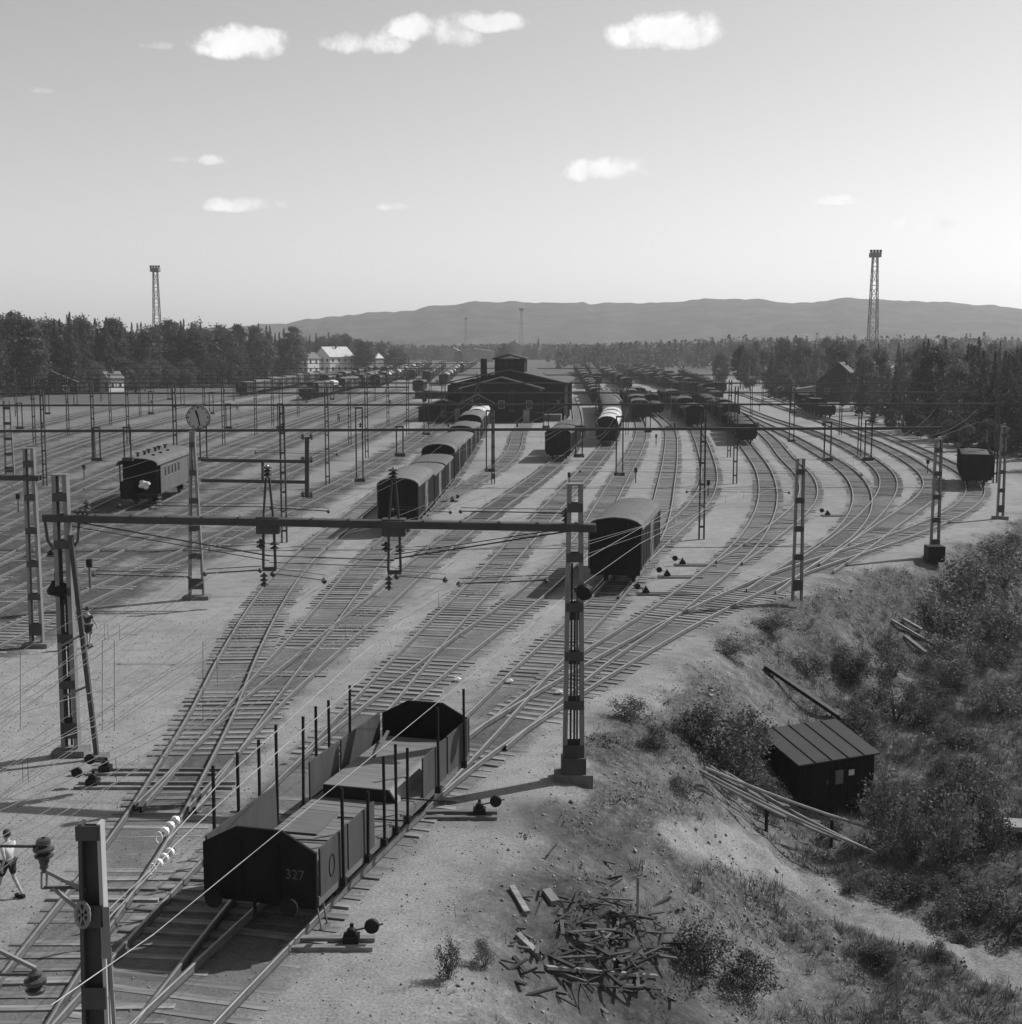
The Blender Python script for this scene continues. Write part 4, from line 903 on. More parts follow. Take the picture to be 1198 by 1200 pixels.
fb = P(1095, 655); b = MB(); b.box((fb.x, fb.y, .35), (1.0, .9, .9)); b.build('mast_footing', M['black'], None, label='black tarred footing block under the mast above the bushes', cat='footing')
# nearest mast, lower left
DM = 17.5
def near_mast():
    top = R(107, 963, DM); g = Vector((top.x - .05, DM, 0)); e = empty('lattice_mast', g, label='nearest mast at the lower left corner, bracket arms holding a large black insulator', cat='lattice mast', group='free-standing lattice masts')
    h = top.z
    for s in (-1, 1):
        b = MB(); b.bar((s * .19, 0, 0), (s * .125 + .05, 0, h), .05, .2, up=(0, 1, 0)); b.build('leg', M['steel_sunlit'] if s > 0 else M['dsteel'], e)  # right leg pale, left leg dark: sun and shade as colours
    b = MB(); b.bar((0, .06, 0), (.05, .06, h - .05), .30, .02, up=(0, 1, 0)); b.build('slot_shade_plate', M['dsteel'], e)  # added dark plate stands in for the shaded slot between the legs
    for k in range(7):
        z = h - .12 - k * 1.15; b = MB(); b.box((.03, -.11, z), (.32, .02, .3 if k else .2)); b.build('batten_plate', M['dsteel'], e)
    p = R(97, 1072, DM - .2) - g; b = MB()
    for k in range(16): a0, a1 = 2 * PI * k / 16, 2 * PI * (k + 1) / 16; b.bar(p + Vector((.09 * math.cos(a0), 0, .17 * math.sin(a0))), p + Vector((.09 * math.cos(a1), 0, .17 * math.sin(a1))), .035, .05)
    for k in range(3): a0 = PI * k / 3; b.bar(p + Vector((.09 * math.cos(a0), 0, .17 * math.sin(a0))), p - Vector((.09 * math.cos(a0), 0, .17 * math.sin(a0))), .025)
    b.build('pulley_wheel', M['steel'], e)
    A, B, C, Dd = [R(*q) - g for q in ((53, 1020, DM), (100, 1044, DM), (62, 1040, DM), (95, 1068, DM))]
    b = MB(); b.bar(A, B, .045); b.build('bracket_arm', M['steel'], e); b = MB(); b.bar(C, Dd, .045); b.build('bracket_arm', M['steel'], e); b = MB(); b.bar(R(52, 1040, DM) - g, R(97, 1040, DM) - g, .035); b.build('bracket_arm', M['dsteel'], e)
    b = MB(); q = [R(49, 1022, DM) - g, R(49, 1041, DM) - g, R(55, 1041, DM) - g, R(55, 1022, DM) - g]
    for k in range(4): b.bar(q[k], q[(k + 1) % 4], .025)
    b.build('stirrup', M['steel'], e)
    insulator(e, R(52, 1022, DM) - g, (0, 0, 1), 1, .06, nm='insulator_pin'); b = MB(); 
    b.lathe(R(52, 1013, DM) - g, [(.03, 0), (.065, .02), (.075, .08), (.125, .11), (.125, .14), (.06, .17), (.14, .2), (.14, .23), (.07, .26), (.1, .29), (.09, .35), (.03, .37)], 16); b.build('insulator', M['porcelain'], e)
    b = MB(); b.tube(R(-60, 991, DM) - g, R(50, 992, DM) - g, .02, 6); b.build('registration_arm', M['dsteel'], e)
    # lower gusset plate
    b = MB(); gp = R(123, 1090, DM - .12) - g; b.add([gp + Vector((-.03, 0, .32)), gp + Vector((.06, 0, .32)), gp + Vector((.08, 0, -.4)), gp + Vector((-.06, 0, -.4))], [(3, 2, 1, 0)]); b.box(gp + Vector((.01, .03, -.04)), (.1, .02, .7)); b.build('gusset_plate', M['steel'], e)
    b = MB(); b.bar(R(128, 1110, DM) - g, R(134, 1200, DM) - g, .05, .04); b.build('stay', M['steel'], e)
    b = MB(); b.tube(R(-40, 1095, DM) - g, R(42, 1135, DM) - g, .035, 8); b.build('registration_tube', M['steel'], e)
    b = MB(); b.lathe(R(42, 1165, DM) - g, [(.03, 0), (.12, .03), (.14, .08), (.08, .12), (.15, .16), (.15, .21), (.08, .24), (.1, .3), (.03, .34)], 14); b.build('insulator', M['porcelain'], e)
    b = MB(); b.bar(R(-40, 1142, DM) - g, R(45, 1142, DM) - g, .03); b.build('registration_arm', M['dsteel'], e)
near_mast()

# ------------------------------------------------------------------ wires
def wire(pts, label, group, r=.008, cat='overhead wire', m='wire', sub=10, sag=0.0):
    b = MB(); P_ = [Vector(p) for p in pts]
    fine = []
    for a, c in zip(P_[:-1], P_[1:]):
        for k in range(sub): t = k / sub; q = a.lerp(c, t); q.z -= sag * 4 * t * (1 - t); fine.append(q)
    fine.append(P_[-1])
    for a, c in zip(fine[:-1], fine[1:]): b.tube(a, c, r, 4, cap=False)
    return b.build('overhead_wire', M[m], None, label=label, cat=cat, group=group)
PY_ = [10, 43, 88, 123, 152, 190, 238, 300]
GRP = 'contact wires along the tracks'
for tr, lb in (('I', 'track to the lower left corner'), ('H', 'track of the long covered-wagon row'), ('N', 'middle track left of the stake wagon'), ('L', 'track of the white-roofed wagons'), ('TB', 'track of the lone covered wagon'), ('T1', 'outermost curved track'), ('E', 'track in front of the passenger coach'), ('D', 'passenger coach track'), ('F', 'track beyond the walking man'), ('K', 'track of the van before the goods shed'), ('C1', 'track behind the passenger coach'), ('C3', 'far second left train track'), ('V', 'fifth curved track')):
    p = TR[tr]['path']; k = int(np.argmax(p[:, 1])) if tr != 'T1' else int(np.argmax(p[:, 0])); p = p[:k + 1]
    pts = []
    if p[0, 1] > 12:
        d = (p[min(6, len(p) - 1)] - p[0]); d /= np.linalg.norm(d); q = p[0] - d * (p[0, 1] - 11) / max(.4, d[1]); pts.append((q[0], q[1]))
    for yv in PY_[1:]:
        if p[0, 1] < yv < p[-1, 1]: j = np.abs(p[:, 1] - yv).argmin(); pts.append((p[j, 0], p[j, 1]))
    pts = [q for q in pts]
    if len(pts) < 2: continue
    wire([(x, y, 5.6) for x, y in pts], 'contact wire over the ' + lb, GRP, .0075)
    wire([(x, y, 6.75) for x, y in pts], 'sagging carrier wire over the ' + lb, 'carrier wires along the tracks', .0075, sag=.85)
    b = MB()
    for (x0, y0), (x1, y1) in zip(pts[:-1], pts[1:]):
        n = int((y1 - y0) / 8)
        for j in range(1, n):
            t = j / n; z = 6.75 - .85 * 4 * t * (1 - t); b.tube((x0 + (x1 - x0) * t, y0 + (y1 - y0) * t, 5.6), (x0 + (x1 - x0) * t, y0 + (y1 - y0) * t, z), .005, 3, cap=False)
    if b.v: b.build('wire_droppers', M['wire'], None, label='thin wire droppers over the ' + lb, cat='wire droppers', group='wire droppers')
# cross-span stays of portal 1
(h1x, h1y, h1z), (h2x, h2y, h2z) = hang1
wire([(mA.x + .3, mA.y, zA - .1), (h1x, h1y, h1z)], 'thick stay sloping from the left mast head to the first drop post', 'cross stays of the nearest portal', .022, m='beam')
wire([(mA.x + .3, mA.y, zA - .25), (h1x, h1y, h1z - .15)], 'lower stay sloping from the left mast head to the first drop post', 'cross stays of the nearest portal', .014, m='beam')
wire([(h1x, h1y, h1z), (h2x, h2y, h2z - .05)], 'level double stay between the two drop posts', 'cross stays of the nearest portal', .016, m='beam')
wire([(h1x, h1y, h1z - .2), (h2x, h2y, h2z - .25)], 'lower level stay between the two drop posts', 'cross stays of the nearest portal', .012, m='beam')
wire([(h2x, h2y, h2z), R(670, 622, mB.y)], 'thick stay rising from the second drop post to the right mast', 'cross stays of the nearest portal', .022, m='beam', sub=6)
wire([(h2x, h2y, h2z + .12), R(665, 619, mB.y)], 'upper stay rising from the second drop post to the right mast', 'cross stays of the nearest portal', .014, m='beam', sub=6)
def arm(x0, y0, x1, y1, D, label, r=.03, x1b=None):
    a, b2 = R(x0, y0, D), R(x1, y1, D); b = MB(); b.tube(a, b2, r, 6); b.tube(a + Vector((0, .3, .12)), b2 + Vector((0, .3, .12)), r * .6, 6)
    for q in (a, b2): b.lathe(q - Vector((0, 0, .12)), [(.02, 0), (.09, .06), (.09, .12), (.02, .2)], 8)
    b.build('registration_arm', M['beam'], None, label=label, cat='wire arm', group='wire registration arms')
arm(540, 599, 660, 601, 62, 'level twin arm above the tracks beyond the nearest beam'); arm(538, 684, 640, 680, 44, 'level twin arm at the foot of the sloping stay', .025)
arm(110, 673, 222, 676, 60, 'long arm from the clock mast to an insulator on its left', .03); arm(240, 672, 305, 668, 55, 'short cranked arm right of the clock mast')
arm(320, 672, 380, 680, 43, 'short arm at the foot of the first drop post', .015); arm(465, 675, 522, 679, 43, 'short arm at the foot of the second drop post', .015)
arm(140, 592, 320, 594, 70, 'long cross arm behind the clock mast', .025); arm(318, 595, 385, 599, 70, 'cross arm reaching right behind the first drop post', .03); arm(460, 597, 528, 600, 70, 'cross arm right of the second drop post', .02)
arm(300, 530, 395, 532, 92, 'thin cross arm at the bracket insulators', .02); arm(680, 552, 1010, 556, 95, 'thin cross wire before the curved fan', .012); arm(805, 576, 925, 577, 88, 'level arm before the curved fan', .02)
# bright feeder wires in front of the stake wagon and mast
FG = 'bright wires crossing the foreground'
wire([R(60, 1178, 15), R(180, 1095, 17), R(334, 969, 21.5), R(417, 902, 25), R(507, 828, 29), R(600, 752, 36), R(665, 697, 41.0), R(750, 637, 49), R(840, 590, 60)], 'bright wire crossing the black end of the stake wagon', FG, .0075, m='steel', sub=4)
wire([R(678, 660, 41), R(755, 616, 50), R(840, 565, 64)], 'bright upper wire right of the near right mast', FG, .0075, m='steel', sub=4)
wire([R(125, 1068, DM), R(178, 1018, 19.5), R(196, 985, 20.5), R(260, 915, 23), R(420, 770, 32), R(520, 690, 42)], 'bright tension wire from the nearest mast through the upper disc insulators', FG, .011, m='steel', sub=3)
wire([R(128, 1075, DM), R(178, 1022, 19.5), R(205, 990, 20.5), R(290, 912, 24), R(430, 790, 32)], 'bright tension wire from the nearest mast through the lower disc insulators', FG, .011, m='steel', sub=3)
wire([R(0, 1020, 17), R(105, 940, 20), R(300, 800, 27), R(420, 715, 35)], 'thin wire rising above the walking boy', FG, .007, sub=4)
for k, (y0, y1) in enumerate(((790, 640), (850, 700), (905, 740))):
    wire([R(-20, y0, 24), R(230, y1, 40)], 'thin wire sloping over the bare gravel on the left', 'thin wires over the left gravel', .006, sub=4)
for (px, yt, yb) in ((24, 765, 855), (120, 750, 857), (134, 750, 857), (238, 752, 850)):
    b = MB(); D = 36; b.tube(R(px, yt, D), R(px, yb, D), .008, 4); b.build('wire_dropper', M['wire'], None, label='single thin vertical dropper hanging over the left gravel', cat='wire droppers', group='lone droppers over the left gravel')
for (x0, y0, x1, y1, lb) in ((183, 985, 209, 958, 'upper string of white glass discs on a tension wire'), (175, 1022, 203, 995, 'lower string of white glass discs on a tension wire')):
    a, c = R(x0, y0, 20.3), R(x1, y1, 21.0); d = (c - a).normalized(); e = empty('strain_insulator', a, label=lb, cat='insulator')
    L = (c - a).length
    for k in range(3):
        b = MB(); b.lathe(d * (L * (.38 + .24 * k)), [(.02, -.05), (.075, -.02), (.08, .02), (.04, .06), (.02, .08)], 12, d); b.build('disc', M['glassins'], e)
        b = MB(); b.lathe(d * (L * (.48 + .24 * k)), [(.02, -.03), (.05, -.02), (.05, .02), (.02, .04)], 10, d); b.build('cap', M['porcelain'], e)
    b = MB(); q = d * (L * .12)
    for k in range(12): a0, a1 = 2 * PI * k / 12, 2 * PI * (k + 1) / 12; b.bar(q + Vector((.05 * math.cos(a0), 0, .09 * math.sin(a0))), q + Vector((.05 * math.cos(a1), 0, .09 * math.sin(a1))), .02)
    b.build('clevis', M['glassins'], e)

# ------------------------------------------------------------------ point levers
def point_lever(px, py, label, d=1, ln=2.6):
    g = P(px, py); e = empty('point_lever', g, label=label, cat='point lever', group='counterweighted point levers'); e.scale = (.8, .8, .8)
    for s in (-1, 1):
        b = MB(); b.box((-d * ln / 2 + d * .35, s * .28, .05), (ln + .5, .2 if ln < 4 else .1, .14 if ln < 4 else .1)); b.build('timber', M['sleeper'], e)
    b = MB(); b.box((0, 0, .2), (.42, .4, .2)); b.lathe((0, -.12, .35), [(.0, 0), (.14, .02), (.14, .2), (0, .24)], 10, (0, 1, 0)); b.box((.0, .12, .38), (.1, .06, .35)); b.build('bearing_stand', M['black'], e)
    b = MB(); b.tube((0, 0, .4), (d * .85, -.05, .62), .025, 6); b.build('lever', M['dsteel'], e)
    b = MB(); b.lathe((d * .55, -.1, .55), [(0, 0), (.19, .01), (.2, .04), (.2, .1), (.18, .13), (0, .14)], 16, (0, 1, 0)); b.build('counterweight', M['black'], e)
    b = MB(); b.lathe((d * .57, -.01, .57), [(0, .0), (.14, .02), (.15, .1), (.1, .16), (0, .17)], 14, (0.3 * d, .9, .3)); b.build('weight_cap', M['white'] if d < 0 else M['concrete'], e)
    return e
point_lever(124, 906, 'farther of the two levers beside the lower left turnout, pale topped weight', -1, 4.4)
point_lever(109, 922, 'nearer of the two levers beside the lower left turnout', -1, 5.2)
point_lever(412, 1108, 'lever on long dark timbers in front right of the stake wagon', 1, 1.9)
point_lever(562, 957, 'lever on dark timbers beside the far half of the stake wagon', 1, 1.9)
point_lever(782, 677, 'lever right of the lone covered wagon, nearer of two', -1, 2.5); point_lever(800, 663, 'lever right of the lone covered wagon, farther of two', -1, 2.5)
point_lever(757, 697, 'small lever stand just right of the lone covered wagon buffers', -1, 3.2)
point_lever(970, 605, 'lever between the second and third curved tracks', -1, 1.5); point_lever(60, 652, 'lever beside the coach track at far left', 1, 2)
point_lever(147, 612, 'small lever left of the clock mast behind the tracks', 1, 1.5); point_lever(530, 588, 'small lever right of the covered-wagon row', 1, 1.2)
def dwarf(px, py, label, h=1.2):
    g = P(px, py); e = empty('dwarf_signal', g, label=label, cat='ground signal', group='low ground signals')
    b = MB(); b.tube((0, 0, 0), (0, 0, h), .06, 8); b.build('post', M['concrete'], e)
    b = MB(); b.box((0, 0, h + .18), (.26, .2, .42)); b.lathe((0, -.1, h + .26), [(.0, 0), (.13, -.02), (.13, -.05), (0, -.06)], 10, (0, 1, 0)); b.build('lamp_box', M['black'], e)
for x, y, lb in ((667, 572, 'ground signal between the middle tracks beyond the near right mast'), (106, 693, 'ground signal beside the left mast of the nearest portal'), (99, 562, 'pale-footed ground signal left of the passenger coach'), (745, 566, 'tiny ground signal between the middle tracks'), (1087, 555, 'ground signal on the outer fan'), (890, 482, 'far ground signal beside the fan'), (769, 522, 'small ground signal beside the lone wagon track'), (830, 582, 'ground signal with round lamp by the centre right mast'), (22, 600, 'ground signal at the far left edge')):
    dwarf(x, y, lb, 1.3 if y > 600 else 1.0)

for px, py, lb in ((597, 799, 'scrap of white paper between the tracks by the far end of the stake wagon'), (536, 797, 'scrap of white paper on the middle track'), (1022, 565, 'pale litter between the curved tracks'), (655, 812, 'white scrap beside the switch rails'), (1111, 631, 'white scrap at the edge of the bank')):
    g = P(px, py, .06); b = MB(); b.add([(-.14, -.1, .02), (.12, -.12, .07), (.16, .1, .03), (-.1, .13, .09), (0, 0, .14)], [(0, 1, 4), (1, 2, 4), (2, 3, 4), (3, 0, 4)]); o = b.build('paper_scrap', M['white'], None, label=lb, cat='litter', group='pale litter on the yard'); o.location = g
# ------------------------------------------------------------------ people
def skin(name, verts, edges, radii, m, parent, sub=1):
    me = bpy.data.meshes.new(name); me.from_pydata(verts, edges, []); me.materials.append(m); o = link(name, me, parent)
    md = o.modifiers.new('Skin', 'SKIN'); md.use_smooth_shade = True
    sv = me.skin_vertices[0].data if len(me.skin_vertices) else None
    for k, r in enumerate(radii): sv[k].radius = (r, r) if not isinstance(r, tuple) else r
    sv[0].use_root = True; sb = o.modifiers.new('Subdivision', 'SUBSURF'); sb.levels = sub; sb.render_levels = sub; return o
def person(loc, rz, stride, label, h=1.7, top='cloth_light', bottom='cloth_dark', shorts=True, arms=.25):
    e = empty('person', loc, rz, label=label, cat='person'); s = h / 1.75
    def V(x, y, z): return (x * s, y * s, z * s)
    # faces -Y locally; stride swings legs along y
    hip, kn = .93, .5
    fl = -stride; bl = stride
    v = [V(0, 0, .98), V(0, 0, 1.15), V(0, 0, 1.38), V(0, 0, 1.47), V(0, -.02, 1.58),
         V(.1, 0, .92), V(.11, fl * .55 - .03, .5), V(.11, fl, .1), V(.11, fl - .17, .04),
         V(-.1, 0, .92), V(-.11, bl * .35 - .06, .5), V(-.11, bl, .13), V(-.11, bl - .14, .04),
         V(.19, 0, 1.38), V(.24, arms * .5, 1.12), V(.24, arms * .6 - .12, .88), V(-.19, 0, 1.38), V(-.24, -arms * .5, 1.12), V(-.24, -arms * .6 - .14, .9)]
    E = [(0, 1), (1, 2), (2, 3), (3, 4), (0, 5), (5, 6), (6, 7), (7, 8), (0, 9), (9, 10), (10, 11), (11, 12), (2, 13), (13, 14), (14, 15), (2, 16), (16, 17), (17, 18)]
    rd = [(.13, .1), (.12, .09), (.14, .1), (.055, .055), (.055, .055), .085, .055, .036, .035, .085, .055, .036, .035, .055, .04, .03, .055, .04, .03]
    rd = [tuple(q * s for q in r) if isinstance(r, tuple) else r * s for r in rd]; skin('body', v, E, rd, M['skin'], e)
    hd = MB(); hd.lathe(Vector(V(0, -.03, 1.51)), [(0, 0), (.05 * s, .01 * s), (.075 * s, .06 * s), (.085 * s, .12 * s), (.08 * s, .18 * s), (.05 * s, .225 * s), (0, .24 * s)], 14); hd.box(V(0, -.125, 1.62), (.025 * s, .03 * s, .04 * s)); hd.box(V(.085, -.03, 1.62), (.015, .03, .05)); hd.box(V(-.085, -.03, 1.62), (.015, .03, .05)); hd.build('head', M['skin'], e, smooth=True)
    hr = MB(); hr.lathe(Vector(V(0, -.01, 1.6)), [(.09 * s, 0), (.098 * s, .06 * s), (.09 * s, .12 * s), (.055 * s, .16 * s), (0, .17 * s)], 14); hr.build('hair', M['hair'], e, smooth=True)
    skin('shirt', [v[0], v[1], v[2], v[13], tuple(np.array(v[13]) * .45 + np.array(v[14]) * .55), v[16], tuple(np.array(v[16]) * .45 + np.array(v[17]) * .55)], [(0, 1), (1, 2), (2, 3), (3, 4), (2, 5), (5, 6)], [(.15 * s, .115 * s), (.145 * s, .11 * s), (.16 * s, .115 * s), .068 * s, .055 * s, .068 * s, .055 * s], M[top], e)
    lo = .62 if shorts else .08
    def leg(i, j, k): a, b2, c = np.array(v[i]), np.array(v[j]), np.array(v[k]); return tuple(a * .15 + b2 * .85) if shorts else tuple(b2 * .1 + c * .9)
    if shorts: skin('shorts', [V(0, 0, .99), v[5], leg(5, 6, 7), v[9], leg(9, 10, 11)], [(0, 1), (1, 2), (0, 3), (3, 4)], [(.15 * s, .12 * s), .11 * s, .085 * s, .11 * s, .085 * s], M[bottom], e)
    else: skin('trousers', [V(0, 0, .99), v[5], v[6], leg(5, 6, 7), v[9], v[10], leg(9, 10, 11)], [(0, 1), (1, 2), (2, 3), (0, 4), (4, 5), (5, 6)], [(.15 * s, .12 * s), .1 * s, .075 * s, .06 * s, .1 * s, .075 * s, .06 * s], M[bottom], e)
    for i, sy in ((8, fl), (12, bl)):
        b = MB(); c = Vector(v[i]); b.box(c + Vector((0, .06 * s, .01)), (.09 * s, .27 * s, .085 * s)); b.build('shoe', M['black'], e)
    for i, sx in ((15, 1), (18, -1)):
        b = MB(); c = Vector(v[i]); b.box(c + Vector((0, -.01, -.04)), (.03, .07, .09))
        for f_ in range(4): b.bar(c + Vector((0, -.04 + .02 * f_, -.08)), c + Vector((-.01 * sx, -.045 + .02 * f_, -.15 + (.01 if f_ in (0, 3) else 0))), .016)
        b.bar(c + Vector((0, -.045, -.03)), c + Vector((-.01 * sx, -.08, -.09)), .018); b.build('hand', M['skin'], e)
    return e
person(P(12, 1052), PI / 2 + PI, .30, 'boy in pale shirt and dark shorts striding along the track at the lower left edge', 1.62, 'cloth_light', 'cloth_dark') .rotation_euler = (0, 0, math.radians(-115))
p = person(P(104, 759), math.radians(160), .1, 'person in a dark shirt and shorts walking behind the left mast of the nearest portal', 1.75, 'cloth_dark', 'cloth_dark')
person(P(397, 495), .4, .12, 'distant person in dark clothes standing on the tracks near the far train', 1.75, 'cloth_dark', 'cloth_dark', False)
person(P(278, 482), 1.4, .2, 'small distant figure in dark clothes on the left tracks', 1.75, 'cloth_dark', 'cloth_dark', False)

# ------------------------------------------------------------------ vegetation
def rand_quads(centers, size, seed, flat=.35, up=0.0):
    r = np.random.default_rng(seed); n = len(centers); a = r.normal(size=(n, 3)); a /= np.linalg.norm(a, axis=1)[:, None]; b = np.cross(a, r.normal(size=(n, 3))); b /= np.linalg.norm(b, axis=1)[:, None]
    s = (np.reshape(size, (-1, 1)) * r.uniform(.6, 1.4, size=(n, 1))); a = a * s; b = b * s * r.uniform(.4, .9, size=(n, 1))
    V = np.stack([centers - a, centers + b * .8, centers + a, centers - b], 1).reshape(-1, 3); return V, np.arange(n * 4).reshape(-1, 4)
def crown_points(kind, seed, n):
    r = np.random.default_rng(seed)
    if kind == 'spruce':
        k = int(n / 26); P_ = []
        for i in range(k):
            t = (i + r.uniform(0, 1)) / k; t = 1 - (1 - t) ** 1.15; z = .08 + .92 * t; rad = .20 * (1 - t) ** 1.05 + .006; ang = r.uniform(0, 2 * PI); rr = rad * r.uniform(.45, 1.25)
            q = r.uniform(0.1, 1, 26) ** .7; k_ = .25 + .75 * (1 - t); P_.append(np.c_[math.cos(ang) * rr * q + r.normal(0, .011, 26) * k_, math.sin(ang) * rr * q + r.normal(0, .011, 26) * k_, z - .05 * q * (rr / .15) + r.normal(0, .008, 26)])
        return np.concatenate(P_)
    if kind == 'pine':
        k = int(n / 60); P_ = []
        for i in range(k):
            t = r.uniform(0, 1); z = .24 + .73 * t; rad = .19 * math.sin(PI * min(1, .25 + .72 * t)) + .02; ang = r.uniform(0, 2 * PI); c = np.array([math.cos(ang) * rad * r.uniform(.3, 1), math.sin(ang) * rad * r.uniform(.3, 1), z])
            P_.append(c + r.normal(0, 1, (60, 3)) * np.array([.034, .034, .02]))
        return np.concatenate(P_)
    k = int(n / 50); P_ = []
    for i in range(k):
        t = r.uniform(0, 1); z = .10 + .87 * t; rad = .23 * math.sin(PI * (.12 + .85 * t)) ** .8; ang = r.uniform(0, 2 * PI); q = r.uniform(.2, 1) ** .5
        P_.append(np.array([math.cos(ang) * rad * q, math.sin(ang) * rad * q, z]) + r.normal(0, 1, (50, 3)) * np.array([.03, .03, .028]))
    return np.concatenate(P_)
TREES = {'spruce': [], 'pine': [], 'birch': []}
def tree_meshes(kind, n, size, lm, bark):
    for v in range(3):
        pts = crown_points(kind, 100 + v + hash(kind[0]) * 0, n); V, q = rand_quads(pts, size * (np.clip(1.15 - pts[:, 2], .22, 1) if kind == 'spruce' else 1 - .35 * (pts[:, 2] > .85)) * np.ones(len(pts)), v + 5); cm = np_mesh('crown', V, q, M[lm])
        b = MB(); r = random.Random(v); b.tube((0, 0, -.03), (r.uniform(-.01, .01), 0, .55), .016, 7, .009); b.tube((0, 0, .55), (.0, 0, .96), .009, 6, .001)
        for k in range(9):
            z = .3 + .06 * k; a = r.uniform(0, 2 * PI); l = .10 if kind != 'spruce' else .12 * (1 - z); b.tube((0, 0, z), (math.cos(a) * l, math.sin(a) * l, z + (.05 if kind != 'spruce' else -.01)), .004, 4, .0015)
        TREES[kind].append((cm, b.mesh('trunk', M[bark])))
tree_meshes('spruce', 5200, .018, 'leaf_dark', 'bark'); tree_meshes('pine', 5400, .019, 'leaf_mid', 'bark'); tree_meshes('birch', 5000, .019, 'leaf_light', 'birchbark')
def tree(kind, x, y, h, label, group, wide=1.0, z=0):
    cm, tm = random.choice(TREES[kind]); rz = random.uniform(0, 2 * PI); s = h * wide
    e = empty(kind + '_tree', (x, y, z), rz, label=label, cat='tree', group=group); e.scale = (s, s, h)
    link('crown', cm, e); link('trunk', tm, e); return e
ntree = 0
def band(pxs, ybase, ytop, kinds, n, rows, dr, label, group, jit=1.0, wide=1.0):
    """trees along a line of base pixels; ytop sets the skyline of the front row"""
    global ntree
    X = [p[0] for p in pxs]
    for r in range(rows):
        for k in range(n):
            px = X[0] + (X[-1] - X[0]) * (k + random.uniform(.1, .9)) / n; yb = np.interp(px, X, [p[1] for p in pxs]); yt = np.interp(px, X, [p[2] for p in pxs]) + random.uniform(-4, 9) * jit
            g = P(px, yb); D = g.y + r * dr + random.uniform(-.4, .4) * dr; h = R(px, yt, D).z; gx = g.x * D / g.y
            if h < 3: h = 3
            kd = random.choice(kinds); tree(kd, gx, D, h, {'spruce': 'dark pointed spruce ', 'pine': 'round-headed pine ', 'birch': 'pale leafy birch '}[kd] + label, {'spruce': 'spruces ', 'pine': 'pines ', 'birch': 'birches '}[kd] + group, wide); ntree += 1
band([(-30, 466, 372), (20, 464, 366), (60, 462, 377), (90, 460, 370), (140, 456, 378), (210, 453, 377), (300, 450, 383), (352, 446, 388)], 0, 0, ['spruce', 'spruce', 'pine', 'birch', 'spruce'], 38, 3, 22, 'in the dark forest left of the yard', 'in the left forest', 1.3, 1.15)
band([(345, 433, 390), (400, 432, 391), (440, 431, 401), (475, 430, 406)], 0, 0, ['pine', 'birch', 'spruce'], 12, 2, 30, 'behind the white houses', 'behind the white houses', .6, 1.4)
band([(-30, 466, 420), (60, 462, 425), (130, 458, 425), (250, 452, 420), (340, 446, 420)], 0, 0, ['birch', 'birch', 'pine'], 22, 1, 8, 'at the front edge of the left forest', 'at the left forest edge', wide=1.7)
band([(985, 478, 436), (1040, 494, 414), (1100, 510, 398), (1150, 522, 400), (1210, 532, 396), (1280, 545, 396)], 0, 0, ['spruce', 'spruce', 'spruce', 'birch', 'spruce'], 17, 3, 16, 'in the forest beyond the outermost curve', 'in the right forest', 3.2, 1.05)
band([(1020, 497, 474), (1080, 514, 486), (1130, 526, 494), (1210, 540, 494)], 0, 0, ['birch', 'birch', 'spruce'], 12, 1, 5, 'in the low front row beyond the outermost curve', 'in the low right front row', wide=1.5)
band([(840, 452, 408), (900, 458, 400), (960, 462, 398), (1020, 470, 400), (1100, 478, 402), (1200, 485, 400)], 0, 0, ['birch', 'pine', 'spruce', 'birch'], 20, 2, 60, 'in the pale wood around the hipped-roof house', 'around the right house')
band([(640, 425, 408), (760, 428, 405), (860, 432, 403)], 0, 0, ['birch', 'pine', 'birch'], 14, 1, 40, 'at the front of the far wood across the yard end', 'at the yard end', wide=1.3)
for px, yb, yt, kd, w in ((908, 468, 428, 'spruce', 1.5), (918, 470, 432, 'birch', 1.3), (925, 470, 438, 'spruce', 1.6), (590, 430, 402, 'pine', 1.5), (598, 428, 404, 'birch', 1.6), (465, 436, 404, 'birch', 1.8), (425, 437, 400, 'pine', 1.6)):
    g = P(px, yb); tree(kd, g.x, g.y, R(px, yt, g.y).z, 'stand-alone %s rising above the wagons and roofs' % kd, 'lone trees in the middle distance', w)
